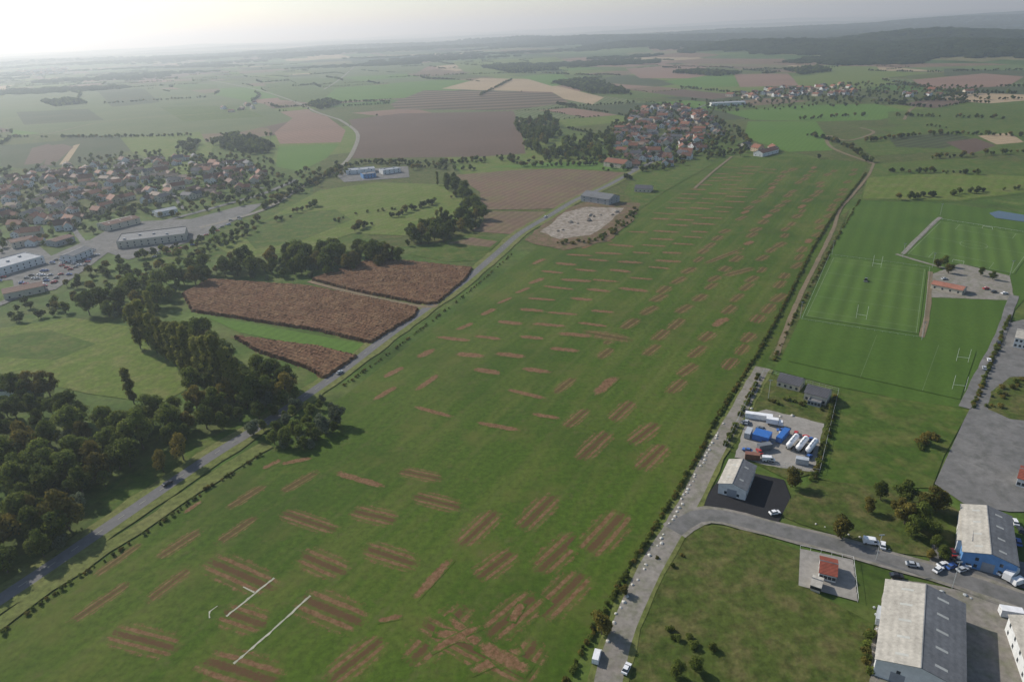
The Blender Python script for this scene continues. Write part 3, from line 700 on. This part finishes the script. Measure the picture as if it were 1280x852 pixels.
SKL=plain("translucent_sheet",(.42,.42,.38),.5)
DOOR=plain("roller_door",(.25,.27,.3),.5)
def building(name,a,b,W_,hw,hr,wall,roof,roof2=None,flat=False,sky=0,doors=0,nwin=4):
    z=hw+(0 if flat else hr); A=G(*a,z);B=G(*b,z); c=(A+B)/2; L=(B-A).length; yaw=math.atan2((B-A).y,(B-A).x)
    e=empty(name,(c.x,c.y,0),yaw)
    pr=building_parts(L,W_,hw,hr,flat,nwin,2 if hw>5 else 1,sky=sky)
    for k,(V,Fc) in pr.items():
        if not Fc: continue
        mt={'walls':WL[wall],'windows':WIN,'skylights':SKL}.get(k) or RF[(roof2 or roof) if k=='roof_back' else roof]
        obj(k,V,Fc,mt,parent=e)
    dm=min(4,hw*.75)
    for i in range(doors):
        w=1.8; cy=(i-(doors-1)/2)*W_/max(doors,1)*.9
        for j,xx in enumerate((-L/2-.05,L/2+.05)): obj("door_%d_%d"%(i,j),[(xx,cy-w,0.02),(xx,cy+w,0.02),(xx,cy+w,dm),(xx,cy-w,dm)],[[0,1,2,3]],DOOR,parent=e)
    if not flat:
        obj("ridge_cap",[(-L/2-.3,-.25,hw+hr+.15),(L/2+.3,-.25,hw+hr+.15),(L/2+.3,.25,hw+hr+.15),(-L/2-.3,.25,hw+hr+.15),(-L/2-.3,0,hw+hr+.32),(L/2+.3,0,hw+hr+.32)],[[0,1,5,4],[3,4,5,2],[0,4,3],[1,2,5]],RF['dark'],parent=e)
    else:
        for i in range(max(1,int(L/12))):
            cx=-L/2+6+i*12; cy=random.uniform(-.3,.3)*W_; V=[(cx+dx,cy+dy,z_) for z_ in (hw-.49,hw+.7) for dx,dy in((-1,-1),(1,-1),(1,1),(-1,1))]
            if abs(cx)+1<L/2: obj("roof_unit_%d"%i,V,[[0,1,5,4],[1,2,6,5],[2,3,7,6],[3,0,4,7],[4,5,6,7]],RF['metal'],parent=e)
    return e
building("industrial_shed",(1152,834),(1158,731),21,6.5,2.6,'white','dark','light',sky=5,doors=2)  # right slope is backlit: its shade is put in as the darker roof colour
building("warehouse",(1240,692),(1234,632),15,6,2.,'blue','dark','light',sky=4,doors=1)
building("warehouse",(1216,676),(1218,640),8,5.5,1.2,'white','light','light',sky=2)
building("farm_shed",(916,604),(929,574),10.5,5,1.6,'white','dark','light',sky=2,doors=1)
building("small_house",(1026,700),(1047,705),8,3.2,1.6,'white','red')
building("annex",(1016,722),(1028,726),4.5,2.6,.8,'cream','light')
building("club_house",(1168,350),(1207,358),9,3.5,1.5,'cream','pink')
building("detached_house",(976,466),(1004,473),9,3.5,2.3,'cream','slate')
building("detached_house",(1010,480),(1038,487),9,4.5,2.3,'cream','slate')
building("annex",(1012,496),(1028,500),6,3,1.,'grey','flat',flat=True)
building("warehouse",(1272,412),(1294,416),14,6,2,'white','light')
building("shed",(1276,585),(1300,592),10,4,1.6,'white','red')
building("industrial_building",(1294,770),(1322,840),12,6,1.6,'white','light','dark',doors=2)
building("supermarket",(148,297),(232,287),30,7,0,'cream','flat',flat=True,nwin=10)
building("retail_shed",(126,279),(168,269),18,6,1.6,'cream','tile2','light',sky=3)
building("retail_shed",(192,263),(218,258),14,5,1.5,'white','metal')
building("industrial_hall",(-20,334),(42,317),30,7,0,'white','metal',flat=True,nwin=8)
building("industrial_hall",(82,318),(106,308),13,6,1.6,'white','dark')
building("warehouse",(2,362),(52,352),15,5,1.5,'cream','tile2')
building("white_house",(0,480),(38,476),9,5,2,'white','slate')
building("workshop",(62,300),(86,293),14,5,1.2,'grey','tile2')
building("workshop",(10,300),(40,294),16,6,1.5,'cream','tile2')
building("depot",(432,212),(468,209),18,6,0,'white','metal',flat=True)
building("depot_hall",(452,217),(468,215),14,6,0,'blue','flat',flat=True)
building("depot_hall",(476,212),(498,209),15,6,0,'white','metal',flat=True)
building("farm_barn",(733,238),(768,243),20,6,3.5,'grey','dark','slate')
building("farm_barn",(795,231),(815,232),14,4,2.5,'cream','slate')
building("farm_barn",(760,197),(785,200),18,6,4,'cream','tile')
building("barn",(948,188),(968,183),14,5,3,'white','tile2')
building("hall",(888,128),(930,126),22,6,1.5,'white','metal')
def house_mesh(i):
    rs=random.Random(i); L=rs.uniform(12,18);W_=rs.uniform(8.5,11);hw=rs.choice([3.2,5.2,5.6]);hr=rs.uniform(2.6,4)
    V=[];Fc=[];MI=[]
    for (ox,oy,rot,l,w,h) in [(0,0,0,L,W_,hw)]+([(L*.25,-W_*.6,1,L*.6,W_*.7,hw*.85)] if i%2 else []):
        for k,(v,f) in building_parts(l,w,h,hr*(w/W_),False,3,2).items():
            o=len(V)
            for p in v:
                x,y,z=p
                if rot: x,y=-y,x
                V.append((x+ox,y+oy,z))
            for q in f: Fc.append([a+o for a in q]); MI.append({'walls':0,'windows':2}.get(k,1))
    c=(L*.25,0,hw+hr-.5); o=len(V); V+=[(c[0]+a,c[1]+b,z) for z in(c[2],c[2]+1.6) for a,b in((-.4,-.3),(.4,-.3),(.4,.3),(-.4,.3))]
    for q in [(0,1,5,4),(1,2,6,5),(2,3,7,6),(3,0,4,7),(4,5,6,7)]: Fc.append([a+o for a in q]); MI.append(0)
    me=bpy.data.meshes.new("village_house"); me.from_pydata(V,[],Fc)
    for m in (WL[['cream','ochre','cream','white'][i%4]],RF[['tile','tile2','tile3','tile2','slate','tile'][i%6]],WIN): me.materials.append(m)
    me.polygons.foreach_set('material_index',MI); return me
HM=[house_mesh(i) for i in range(12)]
def houses(P,sp,keep,base,s=(.85,1.15)):
    for x,y in fill(P,sp):
        if random.random()>keep: continue
        o=bpy.data.objects.new("village_house",random.choice(HM)); S.collection.objects.link(o); o.location=(x,y,0)
        o.rotation_euler=(0,0,base+random.choice([0,math.pi/2])+random.uniform(-.25,.25)+noise.noise((x/120,y/120,0))*1.2); k=random.uniform(*s); o.scale=(k,k,k)
houses([(768,205),(770,168),(798,138),(850,132),(890,145),(900,170),(868,198),(820,212)],20,.66,ANG)
houses([(905,122),(950,112),(1060,106),(1070,118),(960,126)],28,.7,.3)
houses([(900,178),(960,176),(975,190),(930,195)],28,.45,.3)
houses([(1100,116),(1220,110),(1240,118),(1120,126)],34,.4,.3)
houses([(-20,250),(110,205),(240,198),(335,208),(345,228),(270,250),(160,258),(90,285),(0,310),(-20,310)],22,.66,.5,(.85,1.15))
houses([(0,222),(90,205),(110,215),(0,245)],24,.6,.5)
houses([(-20,300),(80,290),(100,300),(10,312)],22,.4,.5)
houses([(270,135),(320,128),(330,134),(290,142)],30,.5,.5)
houses([(20,90),(80,84),(90,90),(30,97)],45,.5,.5,(1.2,1.6))
# ------------------------------------------------ pitches
PZ=ZL[0]+.01
def pitch(name,c,mat,lines,lw=.3):
    A,B,C,D=[G(*p) for p in c]
    obj(name,[(p.x,p.y,PZ) for p in (A,B,C,D)],[[0,3,2,1]],MT[mat])
    def Q(s,t): return (A*(1-s)+D*s)*(1-t)+(B*(1-s)+C*s)*t
    V=[];Fc=[]
    for pl in lines:
        for i in range(len(pl)-1):
            a,b=Q(*pl[i]),Q(*pl[i+1]); d=(b-a).normalized(); n=Vector((-d.y,d.x,0))*lw/2; k=len(V)
            V+=[(q.x,q.y,PZ+.006) for q in (a+n,a-n,b-n,b+n)]; Fc.append([k,k+1,k+2,k+3])
    if V: obj(name+"_markings",V,Fc,MT['mark'])
    return Q
circ=[(.5+.13*math.cos(a*math.pi/12),.5+.09*math.sin(a*math.pi/12)) for a in range(25)]
box=lambda t0,t1,s0=.22,s1=.78:[(s0,t0),(s0,t1),(s1,t1),(s1,t0)]
rect=[(0.02,.01),(.98,.01),(.98,.99),(0.02,.99),(0.02,.01)]
Q1=pitch("rugby_pitch",[(1005,396),(1040,322),(1158,337),(1148,418)],'pitch2',[rect,[(0,.5),(1,.5)],[(0,.08),(1,.08)],[(0,.92),(1,.92)],[(0,.3),(1,.3)],[(0,.7),(1,.7)]],.25)
Q2=pitch("football_pitch",[(1132,318),(1174,277),(1300,297),(1268,343)],'pitch2',[rect,[(0,.5),(1,.5)],circ,box(.01,.16),box(.99,.84)],.36)
Q3=pitch("training_pitch",[(985,452),(1005,404),(1220,440),(1200,500)],'pitch',[[(.45,0),(.45,1)],[(.8,0),(.8,1)]],.12)
def bar(V,Fc,a,b,r):
    a=Vector(a);b=Vector(b);d=(b-a).normalized();s=d.cross(Vector((.3,.9,.2))).normalized();t=d.cross(s);k=len(V)
    for p in(a,b):
        for i in range(5): an=i*1.2566; V.append(tuple(p+r*(math.cos(an)*s+math.sin(an)*t)))
    for i in range(5): Fc.append([k+i,k+(i+1)%5,k+5+(i+1)%5,k+5+i])
    Fc.append([k+5+i for i in range(5)])
def goal(Q,t,h,w,rug=True):
    c=Q(.5,t); d=(Q(1,t)-Q(0,t)).normalized(); V=[];Fc=[]; a=c-d*w/2;b=c+d*w/2
    bar(V,Fc,(a.x,a.y,0),(a.x,a.y,h),.07); bar(V,Fc,(b.x,b.y,0),(b.x,b.y,h),.07); z=3 if rug else h
    bar(V,Fc,(a.x,a.y,z),(b.x,b.y,z),.07); obj("rugby_posts" if rug else "football_goal",V,Fc,MT['white'])
goal(Q1,.08,9,5.6);goal(Q1,.92,9,5.6);goal(Q2,.01,2.5,7.3,False);goal(Q2,.99,2.5,7.3,False)
for q in [(1195,452),(1190,487)]:
    p=G(*q); V=[];Fc=[]; bar(V,Fc,(p.x,p.y,0),(p.x,p.y,8),.07); bar(V,Fc,(p.x+5,p.y-2,0),(p.x+5,p.y-2,8),.07); bar(V,Fc,(p.x,p.y,3),(p.x+5,p.y-2,3),.07); obj("rugby_posts",V,Fc,MT['white'])
GM=plain("galvanised_steel",(.35,.37,.37),.5)
def fence(name,pts,h,step,rails=(1,),r=.06,mat=None):
    V=[];Fc=[];P=[G(*p) for p in pts]
    for i in range(len(P)-1):
        L=(P[i+1]-P[i]).length; n=max(1,int(L/step))
        for k in range(n+1):
            q=P[i].lerp(P[i+1],k/n); bar(V,Fc,(q.x,q.y,0),(q.x,q.y,h),r)
        for z in rails: bar(V,Fc,(P[i].x,P[i].y,h*z-.03),(P[i+1].x,P[i+1].y,h*z-.03),r)
    obj(name,V,Fc,mat or MT['white'])
fence("pitch_railing",[(1002,400),(1037,319),(1162,335),(1152,423),(1002,400)],1.1,4,(1,),.05,GM)
fence("pitch_railing",[(1128,320),(1172,274),(1300,294)],1.1,4,(1,),.07,GM)
fence("compound_fence",[(905,562),(935,500),(955,465),(1048,490),(1024,592),(960,580)],2.2,3,(1,.5,.08),.05,GM)
fence("yard_fence",[(1000,686),(1066,700),(1072,752)],1.8,3,(1,.1),.05,MT['white'])
for q in [(1000,398),(1040,318),(1165,335),(1152,425),(1128,322),(1262,345),(1175,270),(960,500),(1190,735),(1095,700)]:
    p=G(*q); V=[];Fc=[]; bar(V,Fc,(p.x,p.y,0),(p.x,p.y,11),.11); bar(V,Fc,(p.x-.9,p.y,11),(p.x+.9,p.y,11),.2); obj("floodlight_mast",V,Fc,GM)
# ------------------------------------------------ vehicles
TY=plain("tyre_rubber",(.02,.02,.02),.9)
PAINT=[plain("car_paint_"+n,c,.3) for n,c in (("white",(.75,.75,.75)),("silver",(.4,.42,.44)),("black",(.03,.03,.035)),("blue",(.05,.12,.35)),("red",(.4,.03,.03)),("grey",(.15,.16,.17)))]
def prism(V,Fc,MI,prof,w0,w1,mi,zmid):
    k=len(V);n=len(prof)
    for s in(-1,1):
        for x,z in prof: V.append((x,s*(w0 if z<=zmid else w1)/2,z))
    Fc.append([k+i for i in range(n)]);MI.append(mi);Fc.append([k+n+i for i in range(n)][::-1]);MI.append(mi)
    for i in range(n):
        j=(i+1)%n; Fc.append([k+i,k+n+i,k+n+j,k+j]);MI.append(mi)
def wheel(V,Fc,MI,x,y,r,w,mi):
    k=len(V)
    for s in(-1,1):
        for i in range(10): a=i*math.pi/5; V.append((x+r*math.cos(a),y+s*w/2,r+r*math.sin(a)))
    Fc.append([k+i for i in range(10)]);MI.append(mi);Fc.append([k+10+i for i in range(10)]);MI.append(mi)
    for i in range(10): j=(i+1)%10; Fc.append([k+i,k+j,k+10+j,k+10+i]);MI.append(mi)
def vehicle_mesh(kind,paint):
    V=[];Fc=[];MI=[]
    if kind=='car':
        prism(V,Fc,MI,[(-2.1,.35),(2.1,.35),(2.15,.65),(1.95,.85),(1.0,.95),(-1.6,1.0),(-2.05,.95),(-2.15,.6)],1.78,1.7,0,.7)
        prism(V,Fc,MI,[(1.05,.955),(.45,1.38),(-1.15,1.40),(-1.75,1.0)],1.6,1.3,1,1.1)
        prism(V,Fc,MI,[(.4,1.385),(.35,1.46),(-1.05,1.48),(-1.1,1.405)],1.32,1.25,0,1.43); wb=1.3;r=.33;wd=.8
    elif kind=='van':
        prism(V,Fc,MI,[(-2.6,.4),(2.6,.4),(2.65,.9),(2.0,1.2),(1.5,2.1),(1.2,2.25),(-2.55,2.3),(-2.65,.8)],2.0,1.85,0,1.3)
        prism(V,Fc,MI,[(2.07,1.22),(1.58,2.06),(1.53,2.02),(1.98,1.2)],1.8,1.7,1,1.4)
        prism(V,Fc,MI,[(1.85,1.25),(1.5,1.95),(.7,1.95),(.7,1.25)],2.0,1.93,1,1.4); wb=1.7;r=.36;wd=.9
    elif kind=='box_truck':
        prism(V,Fc,MI,[(1.6,.6),(3.6,.6),(3.65,1.5),(3.3,2.5),(1.6,2.6)],2.3,2.1,0,1.6)
        prism(V,Fc,MI,[(3.67,1.5),(3.36,2.4),(3.3,2.35),(3.6,1.5)],2.0,1.9,1,1.6)
        prism(V,Fc,MI,[(-3.8,.9),(1.4,.9),(1.4,3.3),(-3.8,3.3)],2.4,2.4,0,9); wb=2.5;r=.5;wd=1.0
    elif kind=='tractor':
        prism(V,Fc,MI,[(-.3,.7),(2.1,.7),(2.1,1.4),(-.3,1.5)],.9,.8,0,1)
        prism(V,Fc,MI,[(-1.2,.9),(-.1,.9),(-.1,2.3),(-1.1,2.3)],1.3,1.2,1,1)
        prism(V,Fc,MI,[(-1.3,2.31),(0,2.31),(0,2.42),(-1.3,2.42)],1.5,1.4,0,3)
        prism(V,Fc,MI,[(-3,.3),(-1.6,.3),(-1.6,.6),(-3,.6)],2.6,2.6,0,3); wb=1.1;r=.6;wd=.85
    for x in(-wb,wb):
        for y in(-wd,wd): wheel(V,Fc,MI,x,y,r,.25 if kind!='tractor' else .45,2)
    me=bpy.data.meshes.new(kind); me.from_pydata(V,[],Fc)
    for m in(paint,WIN,TY): me.materials.append(m)
    me.polygons.foreach_set('material_index',MI); return me
CARS=[vehicle_mesh('car',p) for p in PAINT]; VAN=vehicle_mesh('van',PAINT[0]); TRK=vehicle_mesh('box_truck',PAINT[0])
def veh(mesh,name,px,py,ang,z=.45,s=1):
    p=G(px,py); o=bpy.data.objects.new(name,mesh); S.collection.objects.link(o); o.location=(p.x,p.y,z); o.rotation_euler=(0,0,ang); o.scale=(s,)*3; return o
z0=ZL[0]
veh(vehicle_mesh('tractor',PAINT[5]),"mowing_tractor",1082,352,ANG,PZ)
veh(VAN,"white_van",746,822,ANG+.2,.01); veh(CARS[0],"parked_car",783,838,ANG,z0)
veh(CARS[1],"car",425,467,ANG-.1,z0); veh(CARS[0],"car",682,272,ANG-.1,z0); veh(CARS[2],"car",210,606,ANG,z0)
veh(CARS[0],"parked_car",968,643,.2,z0)
for x,y,k,a in [(1088,680,6,-.3),(1103,684,0,1.1),(1140,708,1,-.3),(1178,708,0,.3),(1188,710,3,.4),(1198,702,5,.9),(1208,706,0,1.2),(1182,700,2,.2),(1190,693,4,1.4),(1202,714,1,.3),(1172,714,0,.5),(1262,722,7,.6),(1252,718,0,.3),(1272,730,6,.3),(1245,712,3,.9),(1225,705,0,-.3),(1268,655,0,1.2),(1275,665,2,1.2),(1272,680,3,1.1),(1120,722,2,-.2),(1230,462,1,1.1),(1236,452,0,1.1),(1248,430,2,1.1),(1180,350,1,.2),(1242,366,2,.4),(1255,368,0,.2),(1232,362,4,.2)]:
    m=VAN if k==6 else TRK if k==7 else CARS[k]; veh(m,"white_van" if k==6 else "box_truck" if k==7 else "parked_car",x,y,a,z0)
for P,sp,kp in [([(20,352),(65,328),(112,306),(132,314),(105,334),(68,358),(22,370)],6,.5),([(165,318),(250,296),(310,265),(320,268),(255,305),(180,326)],8,.35),([(-20,345),(20,345),(15,352),(-20,356)],6,.4)]:
    for x,y in fill(P,sp):
        if random.random()<kp:
            o=bpy.data.objects.new("parked_car",random.choice(CARS)); S.collection.objects.link(o); o.location=(x,y,z0); o.rotation_euler=(0,0,.35+random.choice([0,3.14])+random.uniform(-.05,.05))
BL=plain("blue_tarpaulin",(.03,.13,.4),.5); ST=GM
def tanker(px,py,ang):
    p=G(px,py); e=empty("tanker_trailer",(p.x,p.y,z0),ang); V=[];Fc=[]; prof=[(-5.3,.35),(-5.1,.9),(-4.7,1.2),(4.7,1.2),(5.1,.9),(5.3,.35)]
    for x,r in prof:
        for i in range(14): a=i*math.pi/7; V.append((x,r*math.cos(a),2.3+r*math.sin(a)))
    for s in range(5):
        for i in range(14): j=(i+1)%14; Fc.append([s*14+i,s*14+j,s*14+14+j,s*14+14+i])
    Fc.append(list(range(14))[::-1]);Fc.append([70+i for i in range(14)])
    obj("tank",V,Fc,PAINT[0],parent=e,smooth=False)
    V=[];Fc=[];MI=[]; prism(V,Fc,MI,[(-5,.8),(5,.8),(5,1.05),(-5,1.05)],1.2,1.2,0,9)
    for x in(-4,-2.8,-1.6): 
        for y in(-1,1): wheel(V,Fc,MI,x,y,.5,.35,1)
    obj("chassis",V,Fc,[ST,TY],MI,parent=e)
    V=[];Fc=[]; bar(V,Fc,(-3.5,0,3.5),(3.5,0,3.5),.15)
    for x in(-2.5,0,2.5): bar(V,Fc,(x,0,3.4),(x,0,3.75),.35)
    obj("manholes",V,Fc,ST,parent=e)
TA=ANG-.18
for x,y in [(990,557),(1002,560),(1014,563)]: tanker(x,y,TA)
def container(px,py,ang,L,mat,name="shipping_container",h=2.6,w=2.5):
    p=G(px,py); V=[];Fc=[];MI=[]
    n=int(L/.5)
    for s in(-1,1):
        k=len(V)
        for i in range(n+1):
            o=.06*(i%2); x=-L/2+L*i/n; V+=[(x,s*(w/2-o),.1),(x,s*(w/2-o),h)]
        for i in range(n): Fc.append([k+2*i,k+2*i+2,k+2*i+3,k+2*i+1]);MI.append(0)
    prism(V,Fc,MI,[(-L/2,h-.1),(L/2,h-.1),(L/2,h+.02),(-L/2,h+.02)],w+.04,w+.04,0,99); prism(V,Fc,MI,[(-L/2,.05),(L/2,.05),(L/2,.2),(-L/2,.2)],w+.04,w+.04,0,99)
    for x in(-L/2,L/2): quad(V,Fc,MI,[(x,-w/2,.1),(x,w/2,.1),(x,w/2,h),(x,-w/2,h)],0)
    for x in(-L/2-.05,L/2+.05):
        for y in(-.7,-.2,.2,.7): k=len(V); V+=[(x,y-.04,.2),(x,y+.04,.2),(x,y+.04,h-.2),(x,y-.04,h-.2)]; Fc.append([k,k+1,k+2,k+3]);MI.append(1)
    o=obj(name,V,Fc,[mat,ST],MI); o.location=(p.x,p.y,z0); o.rotation_euler=(0,0,ang)
container(952,549,ANG+1.5,7,BL,w=6,h=2.9,name="blue_canopy"); container(978,548,TA,10,BL)
container(948,524,ANG+1.75,12,PAINT[0],name="box_trailer"); container(955,562,.2,6,PAINT[5]); container(935,545,ANG,6,PAINT[1]); container(940,574,-.3,6,plain("rust_container",(.2,.09,.06),.7))
container(1002,580,-.4,5,PAINT[1]); container(1100,775,ANG,6,PAINT[1]); container(1262,770,-.3,6,PAINT[0])
veh(TRK,"box_truck",968,532,-.4,z0); veh(VAN,"white_van",960,577,-.2,z0)
for i in range(14):
    x=random.uniform(925,1015); y=random.uniform(522,582); veh(random.choice(CARS),"parked_car",x,y,random.uniform(0,3),z0)
def rocks(name,pts,step,w,s,mat):
    V=[];Fc=[];L=smoothline([G(*p) for p in pts],step)
    for p in L:
        if random.random()<.2: continue
        c=Vector((p.x+random.uniform(-w,w),p.y+random.uniform(-w,w),.3)); k=len(V); r=random.uniform(*s)
        for z,q in((-.3,1),(.35,.85),(.7,.35)):
            for i in range(6): a=i*1.047+random.uniform(-.2,.2); rr=r*q*random.uniform(.75,1.2); V.append((c.x+rr*math.cos(a),c.y+rr*math.sin(a),c.z+z*r))
        for l in range(2):
            for i in range(6): j=(i+1)%6; Fc.append([k+6*l+i,k+6*l+j,k+6*l+6+j,k+6*l+6+i])
        Fc.append([k+12+i for i in range(6)])
    obj(name,V,Fc,mat)
RK=surf("limestone",[(.6,.58,.52),(.45,.43,.38)],.3,1.5,contrast=.25)
rocks("boulder_row",[(758,800),(776,760),(800,718),(828,672),(856,620),(880,575),(905,530)],2.5,.7,(.5,.95),RK)
rocks("boulder_row",[(1020,655),(1075,672),(1110,686)],3,.5,(.3,.6),RK)
rocks("rubble_heaps",[(700,290),(730,275),(770,266)],6,6,(1.5,3.5),MT['sand'])
rocks("spoil_piles",[(930,510),(950,515),(975,520),(1000,525)],3,2,(.5,1.4),RK)
rocks("yard_clutter",[(1095,765),(1098,790),(1100,760),(1185,742),(1215,748)],3,2,(.3,.9),GM)
wm,nt,b=newmat("pond_water"); b.inputs['Base Color'].default_value=(.02,.04,.05,1); b.inputs['Roughness'].default_value=.08; b.inputs['Specular IOR Level'].default_value=.5
P=[G(*p) for p in [(1236,267),(1248,264),(1290,271),(1320,279),(1280,278),(1244,273)]]; obj("pond",[(p.x,p.y,ZL[0]+.02) for p in P],[list(range(6))],wm)
# ------------------------------------------------ light, sky, haze
az=math.radians(-52); el=math.radians(34)
sd=Vector((math.sin(az)*math.cos(el),math.cos(az)*math.cos(el),math.sin(el)))
sun=bpy.data.lights.new("sun",'SUN'); sun.energy=5.0; sun.angle=math.radians(.5); sun.color=(1,.95,.86); so=bpy.data.objects.new("sun",sun); S.collection.objects.link(so)
so.rotation_euler=sd.to_track_quat('Z','Y').to_euler()
w=bpy.data.worlds.new("World"); S.world=w; w.use_nodes=True; nt=w.node_tree
sk=nt.nodes.new('ShaderNodeTexSky'); sk.sky_type='NISHITA'; sk.sun_disc=False; sk.sun_elevation=el; sk.sun_rotation=az; sk.altitude=300; sk.dust_density=.8; sk.air_density=1.0; sk.ozone_density=2
nt.links.new(sk.outputs[0],nt.nodes['Background'].inputs[0]); nt.nodes['Background'].inputs[1].default_value=.12
hm=bpy.data.materials.new("haze_air"); hm.use_nodes=True; nt=hm.node_tree; nt.nodes.clear()
o=nt.nodes.new('ShaderNodeOutputMaterial'); v=nt.nodes.new('ShaderNodeVolumeScatter'); v.inputs['Color'].default_value=(.82,.93,1,1); v.inputs['Density'].default_value=1.4e-4; v.inputs['Anisotropy'].default_value=.45
nt.links.new(v.outputs[0],o.inputs['Volume'])
for k_,v_ in (('homogeneous_volume',True),('volume_sampling','DISTANCE')):
    try: setattr(hm.cycles,k_,v_)
    except Exception as ex: print(ex)
X=60000; V=[(sx*X,y,z) for z in(-8,420) for sx,y in((-1,-1500),(1,-1500),(1,80000),(-1,80000))]
obj("haze",V,[[3,2,1,0],[4,5,6,7],[0,1,5,4],[1,2,6,5],[2,3,7,6],[3,0,4,7]],hm)
